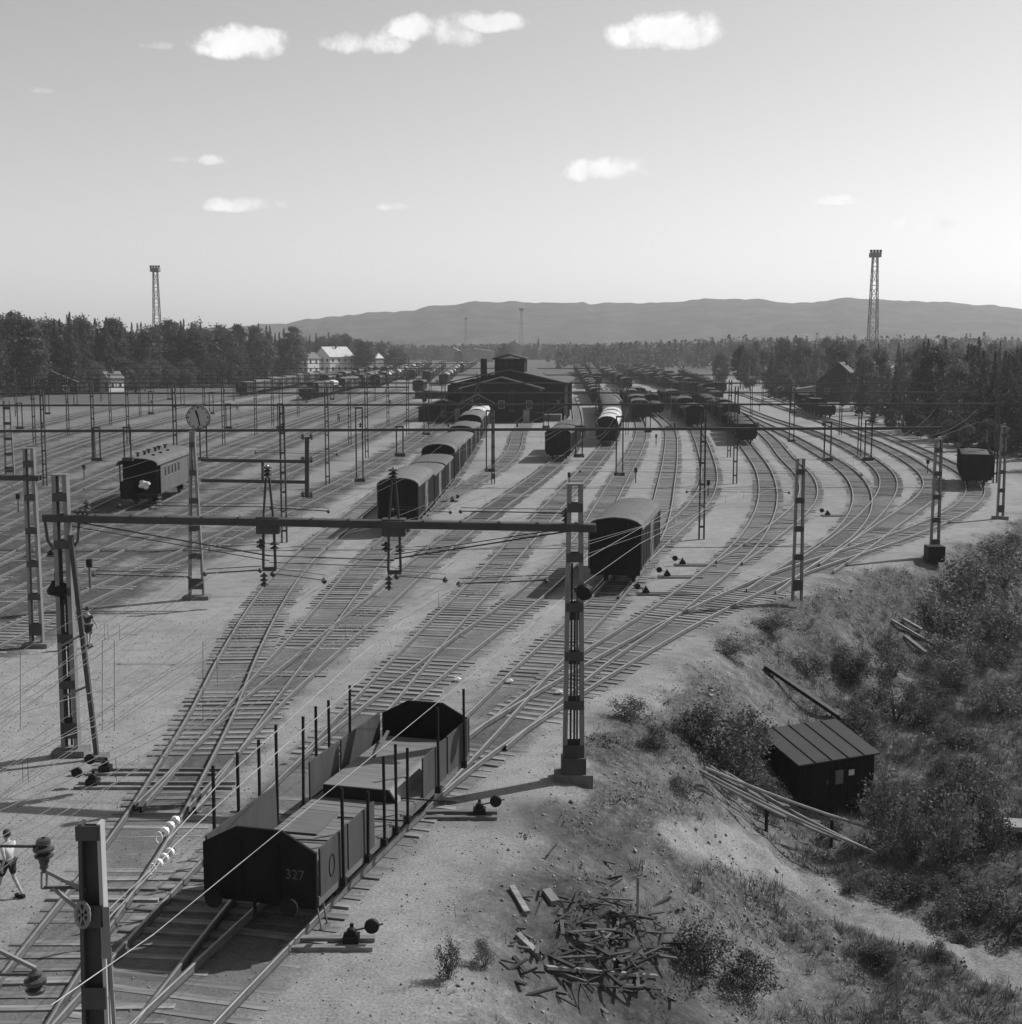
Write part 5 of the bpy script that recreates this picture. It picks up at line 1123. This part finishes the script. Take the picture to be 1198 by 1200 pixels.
# far wood as one mass
def far_forest():
    r = np.random.default_rng(5); C = []; n = 4600
    px = r.uniform(-150, 1350, n); D = r.uniform(640, 1400, n) ** 1.0; D = np.where(px < 480, D + 200, D); D = np.where((px > 470) & (px < 650), np.maximum(D, 980 + .1 * D), D)
    X = (px - PX0) / F * D; h = r.uniform(8, 15, n) * np.interp(px, [-150, 400, 480, 700, 850, 1350], [1.0, 1.0, .75, .85, 1.05, 1.15])
    pts = []
    for i in range(n):
        m = 34; t = r.uniform(0, 1, m); rad = h[i] * (.2 * np.sin(PI * (.1 + .85 * t)) if i % 2 else .2 * (1.02 - t)); a = r.uniform(0, 2 * PI, m); pts.append(np.c_[X[i] + np.cos(a) * rad, D[i] + np.sin(a) * rad, h[i] * (.08 + .92 * t)])
    V, q = rand_quads(np.concatenate(pts), .95, 77); link('far_wood', np_mesh('far_wood', V, q, M['leaf_light']), label='distant mixed wood closing the end of the yard', kind='stuff')
    pts = []
    for i in range(0, n, 3):
        m = 36; t = r.uniform(0, 1, m); hh = h[i] * 1.08; rad = hh * .17 * (1.03 - t); a = r.uniform(0, 2 * PI, m); pts.append(np.c_[X[i] + 7 + np.cos(a) * rad, D[i] - 5 + np.sin(a) * rad, hh * (.05 + .95 * t)])
    V, q = rand_quads(np.concatenate(pts), .85, 78); link('far_spruce_wood', np_mesh('far_spruce_wood', V, q, M['leaf_mid']), label='darker spruces through the distant wood', kind='stuff')
far_forest()
# shrubs
SH = []
for v in range(4):
    r = np.random.default_rng(40 + v); P_ = []
    for i in range(26):
        a = r.uniform(0, 2 * PI); q = r.uniform(0, 1) ** .6 * .45; z = r.uniform(.15, .95) * (1 - q * .7); P_.append(np.array([math.cos(a) * q, math.sin(a) * q, z]) + r.normal(0, 1, (70, 3)) * np.array([.09, .09, .09]))
    V, q = rand_quads(np.concatenate(P_), .028, v); V[:, 2] = np.abs(V[:, 2]); cm = np_mesh('foliage', V, q, M['leaf_bush'])
    b = MB(); rr = random.Random(v)
    for k in range(9): a = rr.uniform(0, 2 * PI); b.tube((0, 0, -.05), (math.cos(a) * .3, math.sin(a) * .3, rr.uniform(.5, .9)), .012, 4, .004)
    SH.append((cm, b.mesh('stem', M['bark'])))
def shrub(px, py, w, h, label, group='shrubs on the lower ground'):
    g = T(px, py); sc_ = g.y / F * 1.03; e = empty('shrub', g, random.uniform(0, 6), label=label, cat='shrub', group=group); e.scale = (w * sc_, w * sc_, h * sc_); cm, tm = random.choice(SH); link('foliage', cm, e); link('stem', tm, e)
for a in [(842, 893, 95, 75, 'large dark shrub left of the hut'), (880, 885, 60, 60, 'shrub crowding the left wall of the hut'), (825, 1145, 70, 72, 'dark shrub at the bottom edge right of the timber heap'), (880, 1160, 70, 50, 'low dark shrub at the bottom edge near the path'),
          (525, 1150, 30, 55, 'small spindly shrub below the nearest lever'), (568, 1135, 28, 38, 'second small shrub below the nearest lever'), (1050, 845, 60, 62, 'round shrub on the slope beyond the hut'), (1145, 705, 80, 60, 'tall dark shrub below the mast on the black footing'),
          (1175, 690, 70, 55, 'dark shrub at the right edge below the curve'), (1120, 742, 80, 55, 'dark shrub with a dense base on the lower right slope'), (1180, 750, 75, 55, 'bushy shrub at the right edge halfway down'), (1175, 652, 60, 32, 'uppermost shrub on the right slope'),
          (1175, 835, 60, 45, 'low shrub at the right edge beyond the hut'), (1070, 1010, 60, 80, 'tall dark shrub right of the hut'), (1112, 1018, 66, 100, 'tallest dark shrub right of the hut'), (1045, 985, 70, 90, 'dark shrub touching the right hut wall'), (1160, 1000, 60, 70, 'dark shrub near the right edge below the hut'),
          (1095, 955, 60, 50, 'shrub behind the tall dark ones right of the hut'), (1140, 940, 70, 60, 'mid-sized shrub between hut and right edge'), (1185, 1090, 70, 60, 'dark shrub at the lower right corner'), (1130, 1080, 60, 45, 'low pale shrub beside the path'), (1065, 1060, 60, 45, 'low shrub between path and pole stack'),
          (975, 985, 26, 34, 'thin sapling before the hut door'), (770, 880, 40, 30, 'low tuft shrub on the crest'), (735, 840, 45, 25, 'low ragged shrub on the crest above the hut'), (1000, 800, 40, 30, 'small shrub midway down the slope'), (1090, 830, 50, 30, 'pale flowering shrub beyond the hut')]:
    shrub(*a)
for a in ((862, 918, 60, 48, 'dark shrub filling the shadowed hut corner'), (888, 930, 50, 38, 'small shrub hiding the foot of the left hut wall'), (905, 945, 40, 26, 'low growth under the left hut wall'), (812, 872, 50, 44, 'shrub at the left end of the large one'), (800, 930, 40, 22, 'low weeds before the pole ends'), (945, 790, 46, 26, 'weedy tuft above the long dark beam'), (905, 740, 50, 20, 'low weeds on the crest below the tracks'), (860, 765, 50, 20, 'low weeds on the crest above the large shrub')): shrub(*a)  # first shrubs added to fill the dark, partly shadowed left of the hut
rs = random.Random(9)
for k in range(26):
    shrub(rs.uniform(1000, 1195), rs.uniform(770, 1000), rs.uniform(30, 60), rs.uniform(20, 40), 'low weedy shrub in the thicket right of the hut', 'low weedy shrubs right of the hut')
for k in range(16):
    shrub(rs.uniform(1000, 1180), rs.uniform(1030, 1130), rs.uniform(25, 45), rs.uniform(14, 26), 'low weedy shrub along the path edge', 'low weedy shrubs along the path')
for k in range(34):
    px = rs.uniform(-10, 350); g = P(px, rs.uniform(448, 470) - px * .045); e = empty('shrub', g, rs.uniform(0, 6), label='low bush along the foot of the left forest', cat='shrub', group='bushes along the left forest foot'); q = rs.uniform(2.5, 5); e.scale = (q * 1.3, q * 1.3, q); cm, tm = rs.choice(SH); link('foliage', cm, e); link('stem', tm, e)
# grass, stones, flowers
def scatter(n, x0, x1, y0, y1, seed, prob):
    r = np.random.default_rng(seed); x = r.uniform(x0, x1, n); y = r.uniform(y0, y1, n); k = r.uniform(0, 1, n) < prob(x, y); return x[k], y[k], r
def blades(x, y, r, h, w, per, name, m, label):
    n = len(x) * per; X = np.repeat(x, per) + r.normal(0, .09, n); Y = np.repeat(y, per) + r.normal(0, .09, n); Z = ground_z(X, Y); a = r.uniform(0, 2 * PI, n); hh = np.repeat(h, per) * r.uniform(.5, 1.2, n); lean = r.normal(0, .35, (n, 2)) * hh[:, None]
    base = np.c_[X, Y, Z]; dx = np.c_[np.cos(a), np.sin(a), a * 0] * w
    V = np.stack([base - dx, base + dx, base + np.c_[lean, hh]], 1).reshape(-1, 3); link(name, np_mesh(name, V, np.arange(n * 3).reshape(-1, 3), M[m]), label=label, kind='stuff')
x, y, r = scatter(60000, -4, 46, 22, 105, 1, lambda x, y: veg_mask(x, y) * .9 * (crest_dist(x, y) < 22)); blades(x, y, r, r.uniform(.08, .3, len(x)), .009, 8, 'grass', 'grass', 'dry grass over the slope and lower ground')
x, y, r = scatter(16000, -2, 40, 22, 100, 17, lambda x, y: veg_mask(x, y) * sstep(-.05, .2, vnoise(x, y, .9, 51)) * (crest_dist(x, y) < 20) * .55)
z = ground_z(x, y); n = 16; hh = r.uniform(.12, .42, len(x)); C = np.stack([np.repeat(x, n) + r.normal(0, .13, len(x) * n), np.repeat(y, n) + r.normal(0, .13, len(x) * n), np.repeat(z, n) + r.uniform(0, 1, len(x) * n) * np.repeat(hh, n)], 1)
V, q = rand_quads(C, .045, 23); link('herbage', np_mesh('herbage', V, q, M['leaf_bush']), label='low leafy clumps over the bank', kind='stuff')
x, y, r = scatter(16000, 0, 34, 26, 90, 2, lambda x, y: (veg_mask(x, y) ** 2) * sstep(1, 6, crest_dist(x, y)) * .9); blades(x, y, r, r.uniform(.2, .55, len(x)), .014, 12, 'weeds', 'leaf_bush', 'tall dark weeds over the lower ground')
def rocks(x, y, r, s, name, m, label):
    n = len(x); base = np.array([[1, 0, 0], [-1, 0, 0], [0, 1, 0], [0, -1, 0], [0, 0, 1], [0, 0, -1]], float); fc = np.array([[0, 2, 4], [2, 1, 4], [1, 3, 4], [3, 0, 4], [2, 0, 5], [1, 2, 5], [3, 1, 5], [0, 3, 5]])
    V = base[None] * s[:, None, None] * r.uniform(.5, 1.3, (n, 6, 1)) + r.normal(0, .25, (n, 6, 3)) * s[:, None, None]; V += np.c_[x, y, ground_z(x, y) + s * .25][:, None]
    link(name, np_mesh(name, V.reshape(-1, 3), (fc[None] + np.arange(n)[:, None, None] * 6).reshape(-1, 3), M[m]), label=label, kind='stuff')
x, y, r = scatter(60000, -4, 24, 22, 80, 3, lambda x, y: sstep(-1.0, 1.5, crest_dist(x, y)) * sstep(11, 4, crest_dist(x, y)) * (.10 + .3 * (vnoise(x, y, 2, 3) > .05))); rocks(x, y, r, r.uniform(.015, .06, len(x)) * (1 + (r.uniform(0, 1, len(x)) > .985) * 1.5), 'rubble', 'stone', 'loose broken stones on the bank')
x, y, r = scatter(26000, -22, 14, 22, 62, 4, lambda x, y: (crest_dist(x, y) < 0) * (.35 + 0 * x)); rocks(x, y, r, r.uniform(.012, .035, len(x)), 'ballast_stones', 'stone', 'small loose stones over the yard gravel')
x, y, r = scatter(5000, 8, 30, 38, 75, 6, lambda x, y: (vnoise(x, y, 2.5, 21) > .12) * .6 * sstep(4, 8, crest_dist(x, y)))
z = ground_z(x, y) + r.uniform(.3, .7, len(x)); V, q = rand_quads(np.c_[x, y, z], .028, 3); link('wild_flowers', np_mesh('wild_flowers', V, q, M['white']), label='white flower heads in the weeds beyond the hut', kind='stuff')

# ------------------------------------------------------------------ hut, poles, scrap
def hut():
    g = T(940, 953); zg = g.z; F_ = R(936, 897, g.y - .12); Rr = P(1032, 882, F_.z); u = Vector((Rr.x - F_.x, Rr.y - F_.y, 0)); W = u.length; u.normalize(); v = Vector((-u.y, u.x, 0))
    # depth by matching the left roof corner
    best = min((abs(proj(F_ + v * d + Vector((0, 0, .25 * d)))[0] - 886), d) for d in np.arange(1, 5, .05))[1]
    rise = min((abs(proj(F_ + v * best + Vector((0, 0, q)))[1] - 855), q) for q in np.arange(0, 2, .02))[1]
    e = empty('hut', (F_.x, F_.y, zg), math.atan2(u.y, u.x), label='small black lean-to hut with grey felt roof on the lower ground', cat='hut')
    hz_ = F_.z - zg; D = best; o = .15; n = 5; w = W / n
    for k in range(n):
        b = MB(); x0, x1 = k * w + .008, (k + 1) * w - .008; vs = [(x0, 0, hz_), (x1, 0, hz_), (x1, D, hz_ + rise), (x0, D, hz_ + rise)]
        b.add(vs + [(a, c, d - .05) for a, c, d in vs], [(0, 1, 2, 3), (7, 6, 5, 4), (0, 4, 5, 1), (1, 5, 6, 2), (2, 6, 7, 3), (3, 7, 4, 0)]); b.build('roof_sheet', M['sheet'], e)
        if k: s = MB(); s.bar(((k) * w, -.01, hz_ + .015), (k * w, D, hz_ + rise + .015), .03, .04); s.build('roof_batten', M['black'], e)
    for (a, c, nm, ha, hc) in (((o, o), (W - o, o), 'front_wall', hz_ - .03, hz_ - .03), ((o, D - o), (W - o, D - o), 'back_wall', hz_ + rise - .1, hz_ + rise - .1), ((o, o), (o, D - o), 'side_wall', hz_ - .03, hz_ + rise - .12), ((W - o, o), (W - o, D - o), 'side_wall', hz_ - .03, hz_ + rise - .12)):
        L = math.hypot(c[0] - a[0], c[1] - a[1]); nb = int(L / .16); dx, dy = (c[0] - a[0]) / L, (c[1] - a[1]) / L; b = MB()
        for k in range(nb):
            t = (k + .5) / nb; h = ha + (hc - ha) * t; b.box((a[0] + dx * L * t, a[1] + dy * L * t, h / 2 - .2), (L / nb - .012 if dx else .03 + .01 * (k % 2), L / nb - .012 if dy else .03 + .01 * (k % 2), h + .4))
        b.build(nm, M['wall_dark'], e)
    d = MB(); d.box((W * .28, o - .04, .85), (.8, .04, 1.75)); do = d.build('door', M['wall_dark'], e); h = MB(); h.box((W * .28 + .3, o - .08, .9), (.05, .05, .14)); h.build('handle', M['dsteel'], do)
    wn = MB(); wn.box((W * .52, o - .04, 1.0), (.34, .03, .5)); wo = wn.build('window', M['concrete'], e); pn = MB(); pn.box((W * .52, o - .062, 1.0), (.26, .01, .42)); pn.build('pane', M['concrete'], wo)
    sg = MB(); sg.box((W * .67, o - .04, 1.1), (.24, .02, .2)); sg.build('notice', M['wall_light'], e)
hut()
def pole(a, b2, r, label, group, m='plank', name='timber_pole'):
    b = MB(); n = 6; a, b2 = Vector(a), Vector(b2); prev = a
    for k in range(1, n + 1):
        q = a.lerp(b2, k / n); q.z -= .1 * math.sin(PI * k / n); b.tube(prev, q, r * (1 - .03 * k), 7, r * (1 - .03 * (k + 1))); prev = q
    return b.build(name, M[m], None, label=label, cat='pole' if name == 'timber_pole' else 'plank', group=group)
def near_ground(px, py, h):
    g = T(px, py); return R(px, py, g.y - .3 - h * 1.2)
PG = 'long poles stacked on trestles before the hut'
for k, (a, c) in enumerate([((820, 903), (1022, 997)), ((826, 900), (1035, 975)), ((835, 905), (925, 945)), ((824, 908), (985, 985)), ((832, 898), (960, 972)), ((850, 905), (1028, 1001)), ((845, 903), (930, 952))]):
    dq = T(*a).y - 1.1; dq2 = T(c[0], c[1] + 8).y - .9
    pole(R(a[0], a[1], dq), R(c[0], c[1], dq2), .055 + .01 * (k % 2), ['longest pale pole at the front of the pole stack', 'upper pole reaching furthest right behind the stack', 'short pole on the left end of the stack', 'dark pole in the middle of the stack', 'thin pole crossing behind the front ones', 'lowest pole at the right end of the stack', 'short second pole lying on the left end'][k], PG, 'plank' if k % 3 != 2 else 'sleeper')
for k, (px, py, hh) in enumerate(((898, 974, 1.0), (974, 994, .95))):
    g = T(px, py); b = MB(); b.tube((g.x, g.y, g.z - .2), (g.x, g.y, g.z + hh), .06, 7); b.build('trestle_post', M['black'], None, label=('left' if k == 0 else 'right') + ' upright post carrying the stacked poles', cat='post')
for k, (a, c, w) in enumerate((((1045, 730), (1105, 765), .3), ((1058, 728), (1080, 742), .2), ((1060, 748), (1085, 768), .22), ((1088, 722), (1098, 735), .2), ((897, 785), (985, 845), .35), ((985, 845), (1010, 868), .3))):
    A, B = T(*a), T(*c); b = MB(); b.bar(A + Vector((0, 0, .12)), B + Vector((0, 0, .12)), w, .14); b.build('old_sleeper', M['sleeper'] if k < 4 else M['black'], None, label=['long dark timber lying down the right slope', 'short dark timber above the long one on the right slope', 'dark timber below the long one on the right slope', 'smallest timber at the top of the right slope', 'long dark beam running down to the hut roof', 'lower end beam tucked behind the hut roof'][k], cat='timber')
A, B = T(1172, 985), T(1215, 985); b = MB(); b.bar(A + Vector((0, 0, .5)), B + Vector((0, 0, .5)), .9, .12); b.build('plank_platform', M['plank'], None, label='pale plank platform cut by the right edge below the hut', cat='platform')
rs = random.Random(21)
for k in range(190):
    u, v_ = rs.gauss(0, 1), rs.gauss(0, 1); px, py = 705 + u * 54, 1104 + v_ * 32
    if py > 1190 or px < 590: continue
    g = T(px, py); L = rs.uniform(.2, .9) if k % 5 else rs.uniform(.9, 1.9); a = rs.uniform(0, PI); ti = rs.uniform(-.18, .18); d = Vector((math.cos(a), math.sin(a), ti)).normalized(); b = MB(); w = rs.uniform(.025, .10)
    b.bar(-d * L / 2, d * L / 2, w, rs.uniform(.02, .06)); o = b.build('timber_scrap', M[rs.choice(['scrap_dark', 'scrap', 'scrap_dark', 'scrap_dark', 'bark'])], None, label='broken board or stick in the scrap timber heap at the bottom', cat='timber scrap', group='scrap timber in the heap'); o.location = g + Vector((0, 0, rs.uniform(-.02, .14)))
for k, (a, c, w) in enumerate((((600, 1043), (618, 1075), .14), ((606, 1100), (635, 1128), .16), ((640, 1140), (770, 1152), .12), ((640, 1050), (651, 1065), .22), ((746, 1050), (747, 1085), .06))):
    A, B = T(*a), T(*c); 
    if k == 4: A = T(747, 1085) + Vector((0, 0, 1.1)); B = T(747, 1085)
    b = MB(); b.bar(A + Vector((0, 0, .08)), B + Vector((0, 0, .1)), w, w * .6); b.build('timber_scrap', M['sleeper' if k in (0, 1, 4) else 'plank'], None, label=['dark board lying on the bank above the heap', 'dark board on the bank left of the heap', 'long pale pole along the lower edge of the heap', 'pale log end lying above the heap', 'thin upright stick beside the heap'][k], cat='timber scrap')

# ------------------------------------------------------------------ buildings
def gable_house(name, label, cat, c, w, l, h, rise, rz=0, wall='wall_light', roof='tile', windows=2, z=0, chimney=True, floors=1, frames='white', front=True):
    e = empty(name, (c[0], c[1], z), rz, label=label, cat=cat)
    b = MB(); b.prism([(-w / 2, 0), (-w / 2, h), (0, h + rise), (w / 2, h), (w / 2, 0)], -l / 2, l / 2); b.build('wall', M[wall], e)
    b = MB(); t = .15; o = .35; k = rise / (w / 2)
    for s in (-1, 1): b.prism([(0, h + rise + .02), (s * (w / 2 + o), h - k * o + .02), (s * (w / 2 + o), h - k * o + .02 + t), (0, h + rise + .02 + t)][::s], -l / 2 - o, l / 2 + o)
    ro = b.build('roof', M[roof], e)
    if chimney: b = MB(); b.box((w * .12, 0, h + rise + .3), (.6, .6, 1.6)); b.build('chimney', M['brick'], ro)
    for fl in range(floors):
        zc = (h / floors) * (fl + .55)
        for k2 in range(windows):
            x = -w / 2 + w * (k2 + .5) / windows
            b = MB(); b.box((x, -l / 2 - .04, zc), (1.0, .06, 1.3)); f = b.build('window', M[frames], e); b = MB(); b.box((x, -l / 2 - .08, zc), (.78, .03, 1.05)); b.build('pane', M['window'], f)
        for k2 in range(max(2, int(l / 3.2))):
            y = -l / 2 + l * (k2 + .5) / max(2, int(l / 3.2)); b = MB(); b.box((w / 2 + .04, y, zc), (.06, 1.0, 1.3)); f = b.build('window', M[frames], e); b = MB(); b.box((w / 2 + .08, y, zc), (.03, .78, 1.05)); b.build('pane', M['window'], f)
    b = MB(); b.box((w * .3, -l / 2 - .05, 1.05), (1.0, .08, 2.1)); b.build('door', M['wall_mid'], e)
    return e
# goods shed
g = P(592, 492); gy = g.y
def goods_shed():
    xl, xr = R(520, 470, gy).x, R(666, 470, gy).x; cx = R(597, 470, gy).x; ze = R(600, 450, gy).z; zr = R(600, 434, gy).z; L = 36
    e = empty('goods_shed', ((xl + xr) / 2, gy, 0), math.radians(-4.5), label='wide dark goods shed with a raised ridge turret in the middle of the yard', cat='goods shed'); c0 = (xl + xr) / 2; w = xr - xl; rx = cx - c0
    for y in (0, L):
        b = MB(); b.prism([(-w / 2 + .6, 0), (-w / 2 + .6, ze - .2), (rx, zr - .2), (w / 2 - .6, ze - .2), (w / 2 - .6, 0)], y - .1, y + .1); b.build('gable_wall', M['wall_dark'], e)
    for s in (-1, 1): b = MB(); b.box((s * (w / 2 - 1.2), L / 2, ze / 2), (.2, L, ze)); b.build('side_wall', M['wall_dark'], e)
    for s, xe in ((-1, -w / 2), (1, w / 2)):
        b = MB(); b.prism([(rx, zr), (xe, ze), (xe, ze + .22), (rx, zr + .22)][::s], -.8, L + .6); b.build('roof_slope', M['roof_mid'], e)
    b = MB(); tw = R(616, 430, gy).x - R(576, 430, gy).x; zt = R(600, 421, gy).z; b.box((rx, 4, (zt + zr - 1) / 2), (tw - .8, 8, zt - zr + 1)); tu = b.build('turret', M['wall_dark'], e)
    b = MB(); zc = R(600, 416, gy).z
    for s in (-1, 1): b.prism([(rx, zc), (rx + s * tw / 2, zt - .1), (rx + s * tw / 2, zt + .15), (rx, zc + .2)][::s], -.4, 8.4)
    b.build('turret_roof', M['sheet'], tu)
    for k in range(4): b = MB(); b.box((rx - tw * .3 + k * tw * .2, -.03, (zt + zr) / 2 + .2), (.7, .06, 1.0)); b.build('louvre', M['black'], tu)
    b = MB(); b.box((R(566, 440, gy).x - c0, 1.5, 7.5), (1.0, 1.0, 5.2)); b.build('chimney', M['black'], e)
    for k in range(4): b = MB(); b.box((w / 2 - .35, 1 + k * 4, ze / 2), (.3, .3, ze)); b.build('post', M['plank'] if k == 0 else M['wall_dark'], e)
    for k, x in enumerate((-w * .3, w * .05, w * .3)): b = MB(); b.box((x, -.13, 2.0), (3.2, .08, 3.8)); b.build('door', M['wagon_dark'], e)
    p = MB(); p.box((0, -2, .55), (w * .9, 4, 1.1)); p.build('loading_platform', M['concrete'], e)
goods_shed()
ax, aw = R(588, 480, gy - 6).x, R(637, 470, gy - 6).x - R(541, 470, gy - 6).x
gable_house('shed_annexe', 'lower gabled annexe in front of the goods shed', 'annexe', (ax, gy - 4), aw, 9, R(590, 456, gy - 6).z, R(590, 443, gy - 6).z - R(590, 456, gy - 6).z, 0, 'wall_dark', 'sheet', 3, frames='wall_mid', chimney=False)
gable_house('brick_hut', 'small hut with a pale window left of the annexe', 'hut', (R(560, 480, gy - 9).x, gy - 7), 4.6, 6, 3.3, 1.2, 0, 'wall_dark', 'roof', 1, frames='wall_light', chimney=False)
gable_house('low_shed', 'low dark lean-to at the left end of the goods shed', 'shed', (R(520, 480, gy - 3).x, gy - 2), 8, 6, 2.2, 1.2, 0, 'wall_dark', 'roof_dark', 1, frames='wall_dark', chimney=False)
def at(px, py): v = P(px, py); return (v.x, v.y)
gable_house('white_house', 'tall narrow white house at the forest edge, left of the two white ones', 'house', at(362, 438), 5.5, 7, 6.5, 2.2, -.6, 'wall_light', 'tile', 2, floors=2, frames='brick')
gable_house('white_villa', 'large white gabled villa left of centre, right of the narrow white house', 'house', at(392, 437), 10, 14, 7, 4, -.7, 'wall_light', 'roof_light', 3, floors=2, frames='brick')
gable_house('wooden_house', 'small pale-roofed house above the far wagons, left of the shed', 'house', at(432, 431), 10, 12, 5, 3, -.7, 'wall_mid', 'roof_light', 2)
gable_house('wooden_house', 'brown house with pale roof half hidden by trees left of the shed', 'house', at(457, 430), 12, 12, 5, 4, -.6, 'wall_light', 'tile', 2)
gable_house('station_building', 'long far building with a bright roof left of the shed turret', 'building', at(556, 424), 26, 12, 7, 2, .0, 'wall_mid', 'roof_light', 7, floors=2)
gable_house('far_building', 'far pale building beside the long bright-roofed one', 'building', at(532, 424), 14, 12, 6, 3.5, .0, 'wall_mid', 'roof_light', 4)
gable_house('round_building', 'pale-roofed building rising behind the shed turret', 'building', at(601, 424), 12, 12, 11, 3, .0, 'wall_mid', 'roof_light', 3, floors=2)
gable_house('yellow_house', 'pale little house with light gable among the left trees', 'house', at(131, 459), 4, 5, 3.4, 1.8, -.6, 'wall_light', 'tile', 2)
gable_house('wooden_hut', 'brown hut before the middle of the left forest', 'hut', at(279, 449), 7, 8, 3.2, 2.5, .1, 'wall_dark', 'tile', 2)
gable_house('red_cottage', 'low cottage behind the left masts at the forest foot', 'cottage', at(62, 462), 12, 7, 3, 2.6, .3, 'wall_dark', 'roof', 2)
gable_house('hipped_house', 'dark-roofed house in the wood right of the fan', 'house', at(985, 470), 9.5, 9, 4.2, 4.2, -.35, 'wall_dark', 'roof_dark', 2, floors=1, frames='wall_mid')
gable_house('garage', 'low pale shed in front of the dark-roofed house', 'shed', at(957, 470), 11, 5, 2.4, .8, -.1, 'wall_mid', 'roof', 3, chimney=False)
gable_house('villa', 'pale villa partly hidden behind spruces on the right', 'house', at(1062, 462), 9, 9, 6, 3, -.2, 'wall_light', 'roof_light', 2, floors=2)
gable_house('villa', 'grey-roofed house behind the dark-roofed one', 'house', at(1012, 458), 13, 9, 5, 3, -.2, 'wall_mid', 'roof', 2, floors=2)
def church():
    x, y = at(631, 420); y = 1050; x = R(631, 410, y).x; e = empty('church', (x, y, 0), label='far church with slender dark spire above the wood', cat='church')
    zt = R(631, 399, y).z; b = MB(); b.box((0, 0, 5), (4, 4, 10)); b.build('tower', M['wall_light'], e); b = MB(); b.lathe((0, 0, 9.5), [(2.6, 0), (1.1, 2), (.5, 5), (0, 9)], 8); b.build('spire', M['black'], e); b = MB(); b.prism([(-4, 0), (-4, 5), (0, 9), (4, 5), (4, 0)], 2, 18); b.build('nave', M['wall_mid'], e)
church()
def light_tower(px, ytop, D, label, w=2.6, faint=False):
    top = R(px, ytop, D); h = top.z; e = empty('light_tower', (top.x, D, 0), label=label, cat='floodlight tower', group='floodlight towers'); w1 = w * .42; hp = h - 1.6
    for sx in (-1, 1):
        for sy in (-1, 1): b = MB(); b.bar((sx * w / 2, sy * w / 2, 0), (sx * w1 / 2, sy * w1 / 2, hp), .26); b.build('leg', M['steel'], e)
    b = MB(); n = 14
    for k in range(n):
        t0, t1 = k / n, (k + 1) / n; a, c = w + (w1 - w) * t0, w + (w1 - w) * t1
        for s in (-1, 1):
            q = s if k % 2 else -s
            b.bar((-a / 2 * q, s * a / 2, t0 * hp), (c / 2 * q, s * c / 2, t1 * hp), .13); b.bar((s * a / 2, -a / 2 * q, t0 * hp), (s * c / 2, c / 2 * q, t1 * hp), .13); b.bar((-c / 2, s * c / 2, t1 * hp), (c / 2, s * c / 2, t1 * hp), .12)
    b.build('bracing', M['steel'], e)
    b = MB(); b.box((0, 0, hp + .1), (2.9, 2.9, .15)); 
    for s in (-1, 1): b.box((0, s * 1.4, hp + .75), (2.9, .06, 1.1)); b.box((s * 1.4, 0, hp + .75), (.06, 2.7, 1.1))
    b.build('platform', M['plank'], e)
    for k in range(4): b = MB(); b.box((-1.35 + .9 * k, -.6, hp + 1.75), (.62, .6, .75)); b.build('floodlight', M['black'], e)
light_tower(1026, 295, 400, 'tall floodlight tower on the right against the hills', 3.2)
light_tower(182, 313, 470, 'floodlight tower rising behind the left forest', 3.2)
light_tower(611, 362, 1050, 'faint distant floodlight tower behind the goods shed', 3)
light_tower(546, 373, 1350, 'faintest and farthest floodlight tower left of the shed turret', 3)
